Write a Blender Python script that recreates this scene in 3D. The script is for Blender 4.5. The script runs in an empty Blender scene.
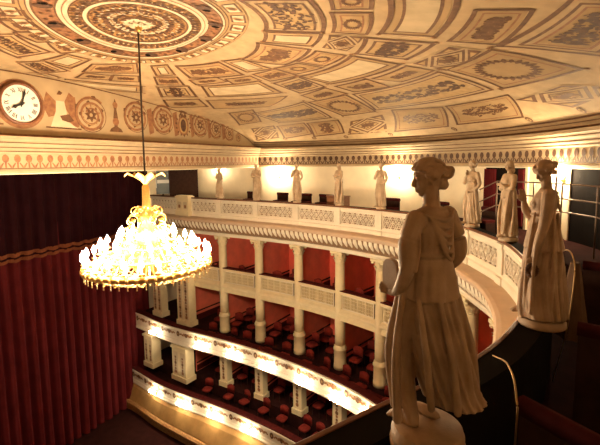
import bpy, bmesh, math, random
import numpy as np
from mathutils import Vector, Matrix
rnd = random.Random(7)
SC = bpy.context.scene
COL = SC.collection
PI = math.pi
H = 14.9                      # eye height above the stalls floor

# ---------------------------------------------------------------- materials
def mat(name, col, rough=0.6, metal=0.0, var=0.0, scale=6.0, col2=None, bump=0.0, bscale=40.0, emit=None, estr=0.0, coat=0.0, spec=0.5):
    m = bpy.data.materials.new(name); m.use_nodes = True
    nt = m.node_tree; b = nt.nodes['Principled BSDF']
    b.inputs['Base Color'].default_value = (*col, 1)
    b.inputs['Roughness'].default_value = rough
    b.inputs['Metallic'].default_value = metal
    b.inputs['Specular IOR Level'].default_value = spec
    if coat: b.inputs['Coat Weight'].default_value = coat
    tc = nt.nodes.new('ShaderNodeTexCoord')
    if var > 0 or col2:
        n = nt.nodes.new('ShaderNodeTexNoise'); n.inputs['Scale'].default_value = scale; n.inputs['Detail'].default_value = 5
        nt.links.new(tc.outputs['Object'], n.inputs['Vector'])
        r = nt.nodes.new('ShaderNodeValToRGB')
        c2 = col2 or tuple(c * (1 - var) for c in col)
        r.color_ramp.elements[0].position = 0.35; r.color_ramp.elements[0].color = (*c2, 1)
        r.color_ramp.elements[1].position = 0.65; r.color_ramp.elements[1].color = (*col, 1)
        nt.links.new(n.outputs['Fac'], r.inputs['Fac']); nt.links.new(r.outputs['Color'], b.inputs['Base Color'])
    if bump > 0:
        n = nt.nodes.new('ShaderNodeTexNoise'); n.inputs['Scale'].default_value = bscale; n.inputs['Detail'].default_value = 4
        nt.links.new(tc.outputs['Object'], n.inputs['Vector'])
        bp = nt.nodes.new('ShaderNodeBump'); bp.inputs['Strength'].default_value = bump; bp.inputs['Distance'].default_value = 0.01
        nt.links.new(n.outputs['Fac'], bp.inputs['Height']); nt.links.new(bp.outputs['Normal'], b.inputs['Normal'])
    if emit:
        b.inputs['Emission Color'].default_value = (*emit, 1); b.inputs['Emission Strength'].default_value = estr
    return m
M = {}
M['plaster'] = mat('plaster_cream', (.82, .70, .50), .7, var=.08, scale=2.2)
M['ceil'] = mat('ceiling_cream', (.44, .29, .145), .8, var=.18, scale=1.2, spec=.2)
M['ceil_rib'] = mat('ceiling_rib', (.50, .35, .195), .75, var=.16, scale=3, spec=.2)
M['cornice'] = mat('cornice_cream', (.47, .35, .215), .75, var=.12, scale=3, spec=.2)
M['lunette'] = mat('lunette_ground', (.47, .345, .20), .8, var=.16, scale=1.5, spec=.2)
M['ivory2'] = mat('panel_pale', (.57, .44, .27), .8, var=.18, scale=2.5, spec=.2)
M['blank'] = mat('panel_ivory', (.66, .54, .36), .8, var=.16, scale=2.0)
M['panel'] = mat('panel_buff', (.47, .30, .13), .8, var=.2, scale=5)
M['ochre'] = mat('ochre_ground', (.42, .23, .075), .7, col2=(.25, .115, .04), scale=9)
M['brown'] = mat('painted_brown', (.105, .042, .016), .7, col2=(.17, .075, .03), scale=7)
M['dark'] = mat('painted_umber', (.055, .022, .012), .7, col2=(.12, .05, .02), scale=9)
M['russet'] = mat('painted_russet', (.22, .085, .040), .7, col2=(.32, .15, .06), scale=8)
M['white'] = mat('stucco_white', (.80, .72, .58), .55, var=.06, scale=3)
M['column'] = mat('column_stucco', (.78, .66, .42), .5, var=.08, scale=4)
M['pink'] = mat('ledge_rose', (.62, .44, .30), .6, var=.12, scale=3)
M['backing'] = mat('lattice_ground', (.30, .17, .085), .8, var=.2, scale=5)
M['buffback'] = mat('buff_ground', (.52, .38, .19), .8, var=.15, scale=5)
M['gold'] = mat('gilding', (.70, .40, .11), .42, metal=.7, var=.2, scale=30)
M['red'] = mat('box_red', (.97, .21, .13), .75, var=.15, scale=2, bump=.1)
M['redback'] = mat('box_red_back', (.88, .14, .085), .8, var=.15, scale=2)
M['velvet'] = mat('red_velvet', (.20, .024, .018), .8, var=.35, scale=12, bump=.2, spec=.1)
M['velvetdark'] = mat('maroon_velvet', (.085, .012, .011), .9, var=.3, scale=9, spec=.08)
M['wood'] = mat('dark_wood', (.040, .015, .009), .7, var=.35, scale=7, spec=.15)
M['velvetdim'] = mat('dim_velvet', (.055, .009, .009), .9, var=.3, scale=9, spec=.05)
M['railwood'] = mat('rail_wood', (.20, .075, .035), .38, var=.3, scale=10)
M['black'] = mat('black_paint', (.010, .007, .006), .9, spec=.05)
M['curtain'] = mat('curtain_red', (.105, .012, .014), .7, var=.25, scale=1.5, bump=.15, bscale=60, spec=.04)
M['valance'] = mat('valance_maroon_shaded', (.024, .0055, .0075), .9, var=.25, scale=1.5, spec=.03)  # maroon darkened so the colour carries the shade on the upper curtain
M['fringe'] = mat('gold_fringe', (.20, .062, .026), .9, var=.3, scale=30, spec=.05)
M['cloth'] = mat('tan_cloth', (.13, .075, .045), .9, var=.2, scale=6, spec=.1)
M['carpet'] = mat('dark_carpet', (.030, .009, .008), .95, var=.3, scale=3, spec=.05)
M['marble'] = mat('statue_stone', (.43, .29, .185), .6, col2=(.29, .185, .11), scale=5, bump=.25, bscale=55)
M['marble2'] = mat('statue_pale', (.54, .40, .26), .55, col2=(.40, .28, .17), scale=5, bump=.2, bscale=50)
M['brass'] = mat('brass', (.42, .27, .12), .4, metal=.9)
M['steel'] = mat('rail_metal', (.17, .11, .075), .45, metal=.4)
M['clockface'] = mat('clock_white', (.90, .86, .76), .5)
M['ink'] = mat('clock_black', (.01, .01, .01), .5)
M['crystal'] = mat('crystal_amber', (.95, .72, .38), .12, var=.15, scale=40, emit=(1, .60, .22), estr=0.0)
M['lowwall'] = mat('ochre_wall', (.46, .27, .10), .7, var=.2, scale=2.5, spec=.2)
M['teal'] = mat('dark_teal', (.01, .035, .035), .4)
M['panelwhite'] = mat('plain_white', (.85, .85, .80), .5)
M['cord'] = mat('cord_dark', (.05, .03, .02), .6)
M['fire'] = mat('lamp_flame', (1, .8, .5), .5, emit=(1, .77, .49), estr=265)
M['globe'] = mat('lamp_globe', (1, .85, .6), .5, emit=(1, .80, .52), estr=66)
M['wallglobe'] = mat('lamp_wall_globe', (1, .85, .6), .5, emit=(1, .78, .48), estr=330)

# ---------------------------------------------------------------- mesh builder
class MB:
    def __init__(s): s.v = []; s.f = []; s.m = []; s.mats = []
    def mi(s, m):
        if m not in s.mats: s.mats.append(m)
        return s.mats.index(m)
    def add(s, vs, fs, m):
        k = len(s.v); i = s.mi(m)
        s.v.extend([tuple(map(float, v)) for v in vs]); s.f.extend([tuple(k + a for a in f) for f in fs]); s.m.extend([i] * len(fs))
    def grid(s, rows, m, closed_u=False, closed_v=False):      # rows: list of lists of points
        n, k = len(rows), len(rows[0]); vs = [p for r in rows for p in r]; fs = []
        for i in range(n if closed_v else n - 1):
            for j in range(k if closed_u else k - 1):
                a = i * k + j; b = i * k + (j + 1) % k; c = ((i + 1) % n) * k + (j + 1) % k; d = ((i + 1) % n) * k + j
                fs.append((a, b, c, d))
        s.add(vs, fs, m)
    def box(s, c, size, m, rz=0.0, fr=None):
        c = Vector(c); hx, hy, hz = [a / 2 for a in size]
        R = fr if fr is not None else Matrix.Rotation(rz, 3, 'Z')
        vs = [c + R @ Vector((x * hx, y * hy, z * hz)) for x in (-1, 1) for y in (-1, 1) for z in (-1, 1)]
        s.add(vs, [(0, 1, 3, 2), (4, 6, 7, 5), (0, 4, 5, 1), (2, 3, 7, 6), (0, 2, 6, 4), (1, 5, 7, 3)], m)
    def lathe(s, c, prof, m, n=24, cap=True, axis=None, sx=1.0, flute=0, fa=0.0):
        c = Vector(c); rows = []
        for r, z in prof:
            rows.append([c + Vector((r * (1 - (fa if flute and j % 2 else 0)) * math.cos(2 * PI * j / n), r * (1 - (fa if flute and j % 2 else 0)) * math.sin(2 * PI * j / n), z)) for j in range(n)])
        s.grid(rows, m, closed_u=True)
        if cap:
            k = len(s.v) - n * len(rows); i = s.mi(m)
            s.f.append(tuple(k + j for j in range(n))[::-1]); s.m.append(i)
            s.f.append(tuple(k + n * (len(rows) - 1) + j for j in range(n))); s.m.append(i)
    def tube(s, pts, r, m, n=8, taper=None):
        pts = [Vector(p) for p in pts]; rows = []; up = Vector((0, 0, 1))
        for i, p in enumerate(pts):
            t = (pts[min(i + 1, len(pts) - 1)] - pts[max(i - 1, 0)]).normalized()
            a = t.cross(up if abs(t.z) < .95 else Vector((1, 0, 0))).normalized(); b = t.cross(a)
            rr = r if taper is None else (taper[i] if hasattr(taper, '__len__') else r + (taper - r) * i / (len(pts) - 1))
            rows.append([p + a * rr * math.cos(2 * PI * j / n) + b * rr * math.sin(2 * PI * j / n) for j in range(n)])
        s.grid(rows, m, closed_u=True)
        k = len(s.v) - n * len(rows); i = s.mi(m)
        s.f.append(tuple(k + j for j in range(n))[::-1]); s.m.append(i)
        s.f.append(tuple(k + n * (len(rows) - 1) + j for j in range(n))); s.m.append(i)
    def ball(s, c, r, m, nu=12, nv=8, rot=None):
        c = Vector(c); rx, ry, rz = r if hasattr(r, '__len__') else (r, r, r); rows = []
        for i in range(1, nv):
            a = PI * i / nv
            rows.append([Vector((rx * math.sin(a) * math.cos(2 * PI * j / nu), ry * math.sin(a) * math.sin(2 * PI * j / nu), rz * math.cos(a))) for j in range(nu)])
        vs = [p for r_ in rows for p in r_] + [Vector((0, 0, rz)), Vector((0, 0, -rz))]
        if rot is not None: vs = [rot @ v for v in vs]
        vs = [c + v for v in vs]; fs = []
        for i in range(nv - 2):
            for j in range(nu):
                fs.append((i * nu + j, (i + 1) * nu + j, (i + 1) * nu + (j + 1) % nu, i * nu + (j + 1) % nu))
        t = len(vs) - 2
        for j in range(nu):
            fs.append((t, j, (j + 1) % nu)); fs.append((t + 1, (nv - 2) * nu + (j + 1) % nu, (nv - 2) * nu + j))
        s.add(vs, fs, m)
    def mesh(s, name, smooth=False):
        me = bpy.data.meshes.new(name); me.from_pydata(s.v, [], s.f)
        for m in s.mats: me.materials.append(M[m])
        me.polygons.foreach_set('material_index', s.m)
        if smooth: me.polygons.foreach_set('use_smooth', [True] * len(s.f))
        me.update(); return me
    def build(s, name, parent=None, smooth=False, loc=None, rz=0.0):
        o = bpy.data.objects.new(name, s.mesh(name, smooth)); COL.objects.link(o)
        if loc is not None: o.location = loc
        o.rotation_euler = (0, 0, rz)
        if parent is not None: o.parent = parent
        return o
def tag(o, label=None, cat=None, group=None, kind=None):
    if label: o['label'] = label
    if cat: o['category'] = cat
    if group: o['group'] = group
    if kind: o['kind'] = kind
    return o
def empty(name, loc, rz=0.0, label=None, cat=None, group=None):
    o = bpy.data.objects.new(name, None); COL.objects.link(o); o.location = loc; o.rotation_euler = (0, 0, rz)
    o.empty_display_size = .2
    return tag(o, label, cat, group)
KIDS = {}
def copy_tree(o, parent=None):
    c = o.copy(); COL.objects.link(c)
    if parent is not None: c.parent = parent
    for ch in list(o.children): copy_tree(ch, c)
    return c

# ---------------------------------------------------------------- plan curves
UC = 7.3
HALF = [(0, -.42), (1.0, -.38), (2.0, -.22), (3.2, .10), (4.45, .75), (5.75, 1.45), (6.8, 2.25), (7.6, 3.15), (8.3, 4.6), (8.95, 6.64), (9.45, 8.95), (9.72, 11.35), (9.9, 14), (10.1, 16.5), (10.5, 19.2), (10.65, 20.8)]
def catmull(P, n=16):
    P = [np.array(p, float) for p in P]; P = [2 * P[0] - P[1]] + P + [2 * P[-1] - P[-2]]; out = []
    for i in range(1, len(P) - 2):
        for k in range(n):
            t = k / n; a, b, c, d = P[i - 1], P[i], P[i + 1], P[i + 2]
            out.append(.5 * ((2 * b) + (-a + c) * t + (2 * a - 5 * b + 4 * c - d) * t * t + (-a + 3 * b - 3 * c + d) * t ** 3))
    out.append(P[-2]); return np.array(out)
class Curve:
    def __init__(s, pts, sm=3):
        p = catmull(pts, 14)
        for _ in range(sm * 10):
            q = p.copy(); q[1:-1] = .25 * p[:-2] + .5 * p[1:-1] + .25 * p[2:]; p = q
        s.p = p; d = np.hypot(*(np.diff(p, axis=0).T)); s.s = np.concatenate([[0], np.cumsum(d)]); s.L = s.s[-1]
    def at(s, a, off=0.0):
        a = min(max(a, 0), s.L); q = np.array([np.interp(a, s.s, s.p[:, 0]), np.interp(a, s.s, s.p[:, 1])])
        return q + s.nrm(a) * off
    def tan(s, a):
        e = .15; a0, a1 = max(a - e, 0), min(a + e, s.L)
        d = np.array([np.interp(a1, s.s, s.p[:, i]) - np.interp(a0, s.s, s.p[:, i]) for i in (0, 1)]); return d / np.hypot(*d)
    def nrm(s, a):                                   # outward, away from the hall
        t = s.tan(a); return np.array([-t[1], t[0]])
    def near(s, u, v):
        d = np.hypot(s.p[:, 0] - u, s.p[:, 1] - v); return s.s[int(np.argmin(d))]
    def ang(s, a): n = s.nrm(a); return math.atan2(n[1], n[0])
def mirror(h): return [(UC + du, v) for du, v in reversed(h)] + [(UC - du, v) for du, v in h[1:]]
R = Curve(mirror(HALF))                              # gallery rail / column line; runs from the far stage end round to the near side
PCH = [(9.75, 20.8), (9.5, 19.4), (9.12, 17.6), (8.98, 15.6), (8.98, 14.2), (8.82, 11.36), (8.33, 8.28), (7.55, 5.59), (6.72, 3.95), (6.1, 3.1), (5.2, 2.3), (4.1, 1.62), (3.0, 1.1), (1.8, .78), (0, .62)]
PC = Curve([(UC + a, b) for a, b in PCH] + [(UC - a, b) for a, b in PCH[::-1][1:]])
if R.nrm(2.0)[0] < 0: raise ValueError('normal')
print('curves', R.L, PC.L)

def sweep(mb, cv, s0, s1, prof, m, step=.35, closed=True, caps=True):
    """prof: list of (outward offset, z rel eye)."""
    n = max(2, int(abs(s1 - s0) / step) + 1); rows = []
    for i in range(n):
        a = s0 + (s1 - s0) * i / (n - 1); p = cv.at(a); nn = cv.nrm(a)
        rows.append([(p[0] + nn[0] * o, p[1] + nn[1] * o, H + z) for o, z in prof])
    k0 = len(mb.v); mb.grid(rows, m, closed_u=closed); k = len(prof)
    if closed and caps:
        i = mb.mi(m); mb.f.append(tuple(k0 + j for j in range(k))[::-1]); mb.m.append(i)
        mb.f.append(tuple(k0 + k * (n - 1) + j for j in range(k))); mb.m.append(i)
def rect(o0, o1, z0, z1): return [(o0, z0), (o1, z0), (o1, z1), (o0, z1)]
def frame_at(cv, a, off=0.0, z=0.0):
    p = cv.at(a, off); return (p[0], p[1], H + z), cv.ang(a)      # local +X outward, +Y along
def cvpt(cv, a, off, z):
    p = cv.at(a, off); return Vector((p[0], p[1], H + z))
# ---------------------------------------------------------------- ceiling surface
CU, CV = 7.3, 8.2
def Rt(t):
    c, s = math.cos(t), math.sin(t); b = 11.6 if s < 0 else 16.0
    return 1 / math.sqrt((c / 13.7) ** 2 + (s / b) ** 2)
PRX = [0, .17, .37, .53, .73, .86, .93, .98, 1.0, 1.1]; PRY = [3.4, 3.15, 2.78, 2.5, 2.15, 1.8, 1.45, 1.05, .85, .2]
_x = np.linspace(0, 1.1, 441); _y = np.interp(_x, PRX, PRY)
for _ in range(120):
    _q = _y.copy(); _q[1:-1] = .25 * _y[:-2] + .5 * _y[1:-1] + .25 * _y[2:]; _y = _q
def zc(u, v):
    r = math.hypot(u - CU, v - CV); a = math.atan2(v - CV, u - CU); return float(np.interp(r / Rt(a), _x, _y))
def P3(u, v, off=0.0): return (u, v, H + zc(u, v) - off)
LV = 13.4                                             # plane of the painted lunette wall
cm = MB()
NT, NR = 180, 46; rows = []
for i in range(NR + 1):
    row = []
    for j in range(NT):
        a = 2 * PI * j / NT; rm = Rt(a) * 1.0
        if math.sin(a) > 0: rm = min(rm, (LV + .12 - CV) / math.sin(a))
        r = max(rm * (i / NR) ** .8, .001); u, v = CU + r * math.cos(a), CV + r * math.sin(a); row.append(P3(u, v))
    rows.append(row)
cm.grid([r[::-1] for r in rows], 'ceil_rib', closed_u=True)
# outer roof slab so that the vault has thickness
PANELS=[
  ('fan', [(4.02, -105.9), (5.15, -101.0), (4.52, -79.0), (3.29, -77.0)]),
  ('blank', [(3.21, -72.6), (4.46, -76.8), (4.15, -62.2), (3.06, -57.7)]),
  ('fol', [(2.92, -52.3), (4.11, -56.6), (4.05, -29.7), (3.1, -18.6)]),
  ('blank', [(2.97, -6.2), (3.07, -17.5), (4.05, -19.2), (3.93, -6.6)]),
  ('sqw', [(5.74, -102.9), (6.28, -101.1), (5.96, -94.9), (5.39, -95.6)]),
  ('sqw', [(5.23, -92.8), (5.84, -92.0), (5.45, -79.3), (4.85, -79.5)]),
  ('X', [(4.69, -76.5), (5.38, -76.9), (5.0, -62.2), (4.47, -62.2)]),
  ('sqw', [(4.37, -56.2), (5.02, -56.8), (4.9, -41.2), (4.25, -39.2)]),
  ('sqw', [(4.3, -36.0), (4.92, -38.3), (4.8, -23.8), (4.17, -22.6)]),
  ('fol', [(4.2, -20.7), (4.94, -21.8), (4.96, -8.0), (4.27, -7.2)]),
  ('blank', [(6.58, -99.4), (7.41, -97.6), (6.79, -80.3), (5.84, -80.6)]),
  ('fold', [(5.49, -75.5), (6.78, -75.4), (6.45, -62.6), (5.33, -61.2)]),
  ('blank', [(5.25, -57.2), (6.44, -56.7), (6.15, -25.3), (5.12, -23.3)]),
  ('sml', [(6.72, -56.4), (7.37, -56.3), (7.33, -43.1), (6.64, -40.7)]),
  ('sml', [(6.53, -37.8), (7.47, -36.7), (7.28, -25.1), (6.53, -24.7)]),
  ('fold', [(7.59, -22.8), (7.6, -55.8), (9.5, -51.7), (9.84, -17.9)]),
  ('X', [(6.75, -59.5), (7.16, -74.3), (7.77, -73.5), (7.65, -58.1)]),
  ('fol', [(7.15, -78.0), (7.6, -91.7), (8.27, -91.3), (7.97, -77.8)]),
  ('big', [(8.08, -77.0), (8.83, -94.7), (9.67, -95.0), (9.82, -78.2)]),
  ('wreath', [(7.67, -59.1), (7.98, -74.1), (9.77, -71.2), (9.58, -54.6)]),
  ('wreath', [(7.89, -5.5), (7.55, -19.8), (10.05, -16.5), (10.25, -7.0)]),
  ('fol', [(10.15, -21.4), (10.37, -33.3), (12.18, -27.4), (12.54, -14.5)]),
  ('fol', [(10.34, -35.0), (10.15, -51.0), (11.61, -45.6), (12.02, -30.4)]),
  ('X', [(10.54, -50.0), (10.22, -63.1), (10.73, -69.0), (11.3, -57.1)]),
  ('X', [(11.2, -6.3), (10.52, -17.0), (12.62, -12.2), (12.78, -2.0)]),
  ('fol', [(11.13, 4.9), (10.92, -3.5), (12.55, -1.4), (12.76, 6.1)]),
  ('fol', [(11.49, 13.7), (11.09, 6.2), (12.52, 6.7), (12.94, 13.9)]),
  ('X', [(11.8, 21.3), (11.28, 14.5), (12.94, 15.4), (13.27, 21.3)]),
  ('fold', [(9.08, 16.5), (7.79, -3.5), (10.41, -2.9), (10.79, 12.0)]),
  ('wreath', [(9.01, 23.3), (8.53, 15.7), (10.56, 17.2), (11.06, 23.3)]),
  ('fold', [(5.29, -7.5), (5.12, -21.0), (6.3, -20.6), (6.54, -9.0)]),
  ('sml', [(6.92, -7.9), (6.5, -19.7), (7.34, -21.2), (7.73, -8.7)]),
  ('blank', [(5.02, 23.2), (4.89, -2.6), (6.28, -2.6), (6.28, 24.4)]),
  ('sml', [(6.85, 26.4), (6.8, -1.7), (8.0, 9.1), (8.11, 26.4)]),
  ('fol', [(3.05, 26.4), (2.97, -0.9), (4.09, -1.2), (4.07, 24.8)]),
  ('sml', [(4.37, 26.0), (4.14, 13.2), (4.57, 11.1), (4.79, 25.0)]),
  ('sml', [(4.4, 9.0), (4.37, -3.3), (4.81, -3.8), (4.85, 8.6)]),
  ('blank', [(3.11, 40.9), (2.98, 33.1), (3.78, 32.4), (3.94, 40.0)]),
  ('fol', [(4.16, 41.3), (4.08, 32.0), (4.82, 31.4), (4.9, 41.0)]),
  ('fold', [(5.25, 41.4), (5.03, 29.9), (6.29, 29.8), (6.4, 41.0)]),
  ('sml', [(6.97, 40.8), (6.71, 29.6), (7.77, 28.7), (8.07, 40.1)]),
  ('blank', [(3.92, 88.6), (3.13, 85.5), (3.19, 74.5), (4.13, 77.2)]),
  ('fold', [(4.5, 93.5), (4.03, 88.5), (4.46, 77.1), (5.05, 83.4)]),
  ('fold', [(3.52, 124.5), (2.91, 120.0), (3.22, 94.2), (4.07, 98.1)]),
  ('fol', [(3.53, 70.2), (2.98, 50.7), (3.78, 49.6), (4.27, 70.7)]),
  ('blank', [(5.34, 73.5), (5.27, 48.5), (6.02, 48.6), (5.95, 73.3)]),
  ('sml', [(4.47, 70.0), (4.36, 60.5), (4.79, 60.6), (4.97, 70.9)]),
  ('sml', [(4.3, 58.6), (4.19, 49.6), (4.71, 49.2), (4.85, 59.0)]),
  ('fold', [(5.5, 91.8), (5.05, 81.7), (5.25, 76.7), (5.87, 78.5)]),
  ('sml', [(3.01, 156.7), (2.36, 158.2), (2.24, 144.7), (3.06, 144.8)]),
  ('sml', [(2.71, 140.7), (2.23, 137.5), (2.23, 122.2), (2.68, 124.9)]),
  ('sml', [(2.75, 122.2), (2.26, 118.6), (2.4, 103.1), (2.79, 106.8)]),
  ('sml', [(2.62, 102.5), (2.45, 95.0), (2.62, 83.7), (3.05, 89.0)]),
]
def pol(p): a = math.radians(p[1]); return (CU + p[0] * math.cos(a), CV + p[0] * math.sin(a))
class Patch:
    def __init__(s, q, g=0.0):
        c = [np.array(pol(p)) for p in q]; m_ = sum(c) / 4
        if g:                                           # grow outwards by g metres
            n_ = []
            for i in range(4):
                e = c[i] - m_; e1 = c[i] - c[i - 1]; e2 = c[i] - c[(i + 1) % 4]; e1 = e1 / np.hypot(*e1); e2 = e2 / np.hypot(*e2); x = c[i] + (e1 + e2) * g
                th_ = math.degrees(math.atan2(x[1] - CV, x[0] - CU)); r0 = q[i][1]; th_ += 360 * round((r0 - th_) / 360); n_.append((math.hypot(x[0] - CU, x[1] - CV), th_))
            q = n_; c = [np.array(pol(p)) for p in q]
        s.q = q
        s.Ls = .5 * (np.hypot(*(c[1] - c[0])) + np.hypot(*(c[2] - c[3]))); s.Lt = .5 * (np.hypot(*(c[3] - c[0])) + np.hypot(*(c[2] - c[1])))
    def uv(s, a, b):                                   # a, b in 0..1
        q = s.q; r = [0, 0]
        for k in (0, 1):
            r[k] = (1 - a) * (1 - b) * q[0][k] + a * (1 - b) * q[1][k] + a * b * q[2][k] + (1 - a) * b * q[3][k]
        return pol(r)
    def pt(s, a, b, off): u, v = s.uv(a, b); return P3(u, min(v, LV + .02), off)
def cut(v): return v < LV - .02
def ring_band(p, w0, w1, m, off):
    """band between insets w0 and w1 (metres)"""
    n = 8; loops = []
    for w in (w0, w1):
        a, b = min(w / p.Ls, .48), min(w / p.Lt, .48)
        L = [(a + (1 - 2 * a) * k / n, b) for k in range(n)] + [(1 - a, b + (1 - 2 * b) * k / n) for k in range(n)] + \
            [(1 - a - (1 - 2 * a) * k / n, 1 - b) for k in range(n)] + [(a, 1 - b - (1 - 2 * b) * k / n) for k in range(n)]
        loops.append([p.pt(x, y, off) for x, y in L])
    cm.grid(loops, m, closed_u=True)
def fill(p, w, m, off):
    a, b = min(w / p.Ls, .48), min(w / p.Lt, .48); n = 5
    cm.grid([[p.pt(a + (1 - 2 * a) * i / n, b + (1 - 2 * b) * j / n, off) for i in range(n + 1)] for j in range(n + 1)], m)
def blob(uvf, cx, cy, r, ang, m, off, asp=.5, n=7):
    """leaf-shaped spot; uvf maps local metres to plan"""
    pts = []
    for k in range(n):
        t = 2 * PI * k / n; x = r * math.cos(t); y = r * asp * math.sin(t) * (1.15 - .35 * math.cos(t))
        u, v = uvf(cx + x * math.cos(ang) - y * math.sin(ang), cy + x * math.sin(ang) + y * math.cos(ang)); pts.append(P3(u, min(v, LV + .02), off))
    cm.add(pts, [tuple(range(n))], m)
def foliage(p, m, dens=1.0, fill_=.72, off=.02, rs=None, tall=.72):
    rg = random.Random(int(p.Ls * 977 + p.Lt * 131 + p.q[0][1] * 7)); lx, ly = p.Ls, p.Lt
    swap = ly > lx; L, W = (ly, lx) if swap else (lx, ly)
    f = (lambda x, y: p.uv(.5 + y / lx, .5 + x / ly)) if swap else (lambda x, y: p.uv(.5 + x / lx, .5 + y / ly))
    rr = rs or min(.115, max(.04, W * .11)); N = int(min(70, dens * (L * W) / (rr * rr) * .22) / 2) + 3
    for k in range(N):
        x = (k + .5) / N * L * .5 * fill_; amp = W * .5 * fill_ * tall * (1 - .75 * (x / (L * .5)) ** 2)
        y = amp * math.sin(k * 2.4 + rg.uniform(-.6, .6)) * rg.uniform(.35, 1)
        a = rg.uniform(0, PI); r = rr * rg.uniform(.6, 1.25)
        for sx in (1, -1): blob(f, sx * x, y, r, a if sx > 0 else PI - a, m, off, .5)
    n = 14                                              # the stem
    for sx in (1, -1):
        for k in range(n):
            x = L * .5 * fill_ * k / n; blob(f, sx * x, W * .18 * math.sin(k * .9), rr * .5, .4 * sx, m, off + .002, .45, 5)
def wreath(p, m, off=.02, k=.31):
    f = lambda x, y: p.uv(.5 + x, .5 + y); n = 26
    for j in range(n):
        t = 2 * PI * j / n; cx, cy = k * math.cos(t), k * math.sin(t)
        pts = []
        for q in range(6):
            g = 2 * PI * q / 6 ; x = .058 * math.cos(g) * (1.4 if j % 2 else 1); y = .03 * math.sin(g)
            u, v = f(cx + x * math.cos(t) - y * math.sin(t), cy + x * math.sin(t) + y * math.cos(t)); pts.append(P3(u, v, off))
        cm.add(pts, [tuple(range(6))], m)
    rows = [[p.pt(.5 + q * math.cos(2 * PI * j / 40), .5 + q * math.sin(2 * PI * j / 40), off + .003) for j in range(40)] for q in (k * .9, k * 1.02)]
    cm.grid(rows, m, closed_u=True)
def xpanel(p):
    fill(p, 0, 'ceil_rib', .012)
    def tri(a, b, c, m, off):
        n = 5; idx = {}; vs = []
        for i in range(n + 1):
            for j in range(n + 1 - i):
                k = n - i - j; idx[i, j] = len(vs); vs.append(p.pt((a[0] * i + b[0] * j + c[0] * k) / n, (a[1] * i + b[1] * j + c[1] * k) / n, off))
        fs = [(idx[i, j], idx[i + 1, j], idx[i, j + 1]) for i in range(n) for j in range(n - i)] + [(idx[i + 1, j], idx[i + 1, j + 1], idx[i, j + 1]) for i in range(n) for j in range(n - i - 1)]
        cm.add(vs, fs, m)
    for (a, b, c) in (((.03, .03), (.43, .03), (.03, .43)), ((.97, .03), (.57, .03), (.97, .43)), ((.97, .97), (.57, .97), (.97, .57)), ((.03, .97), (.43, .97), (.03, .57))):
        tri(a, b, c, 'brown', .016); g = [(a[0] + b[0] + c[0]) / 3, (a[1] + b[1] + c[1]) / 3]
        sh = lambda q: (g[0] + (q[0] - g[0]) * .45, g[1] + (q[1] - g[1]) * .45); tri(sh(a), sh(b), sh(c), 'panel', .024)
    def dia(k, m, off): tri((.5, .5 - k), (.5 + k, .5), (.5 - k, .5), m, off); tri((.5, .5 + k), (.5 + k, .5), (.5 - k, .5), m, off)
    dia(.46, 'brown', .016); dia(.38, 'ceil_rib', .022); dia(.30, 'brown', .026); dia(.26, 'ceil', .030); foliage(p, 'brown', .7, .28, off=.036)
def panel(kind, q):
    p = Patch(q, .055); sz = min(p.Ls, p.Lt); lw = .080 if sz > .9 else (.062 if sz > .55 else .045)
    if min(p.uv(a, b)[1] for a in (0, 1) for b in (0, 1)) > LV - .15: return
    if kind == 'X': xpanel(p); return
    ring_band(p, -lw * .55, lw * .75, 'brown', .013)
    if kind == 'blank':
        fill(p, lw, 'ceil', .010); ring_band(p, lw * 2.4, lw * 3.1, 'brown', .016); fill(p, lw * 3.1, 'ivory2', .014)
    elif kind == 'wreath':
        fill(p, lw, 'ceil', .010); ring_band(p, lw * 2.6, lw * 3.2, 'russet', .016); fill(p, lw * 3.2, 'ceil', .012); wreath(p, 'brown')
    elif kind in ('fol', 'sqw', 'sml'):
        fill(p, lw, 'ceil', .010)
        if kind != 'sml': ring_band(p, lw * 2.2, lw * 2.8, 'russet', .016); fill(p, lw * 2.8, 'panel' if p.q[0][0] < 6 else 'ceil', .012)
        (wreath(p, 'brown', k=.2) if kind == 'sqw' else foliage(p, 'brown', 1.5 if kind == 'fol' else 1.1, .66 if kind == 'fol' else .55))
    elif kind == 'fan':
        fill(p, lw, 'ceil_rib', .010); ring_band(p, lw * 2.2, lw * 2.9, 'brown', .016); fill(p, lw * 2.9, 'panel', .012); foliage(p, 'dark', 2.0, .84, rs=.085, tall=1)
    elif kind == 'fold':
        fill(p, lw, 'ceil_rib', .010); ring_band(p, lw * 2.2, lw * 3.0, 'brown', .016); fill(p, lw * 3.0, 'panel', .012); foliage(p, 'dark', 2.2, .80, rs=max(.055, min(p.Ls, p.Lt) * .075), tall=.62)
    elif kind == 'big':
        fill(p, lw, 'ceil_rib', .010); ring_band(p, lw * 2.4, lw * 3.2, 'brown', .016); ring_band(p, lw * 4.2, lw * 4.8, 'russet', .016); fill(p, lw * 4.8, 'ceil', .012); foliage(p, 'dark', 1.6, .6, rs=.10)
PANELS = [(k, [tuple(c) for c in q]) for k, q in PANELS]
for k, q in list(PANELS):
    panel(k, q)
    th = [c[1] for c in q]; rr = [c[0] for c in q]
    if max(th) < 66 and min(th) > -89 and min(rr) > 4.4: panel(k, [(r, 180 - t) for r, t in q])
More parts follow.
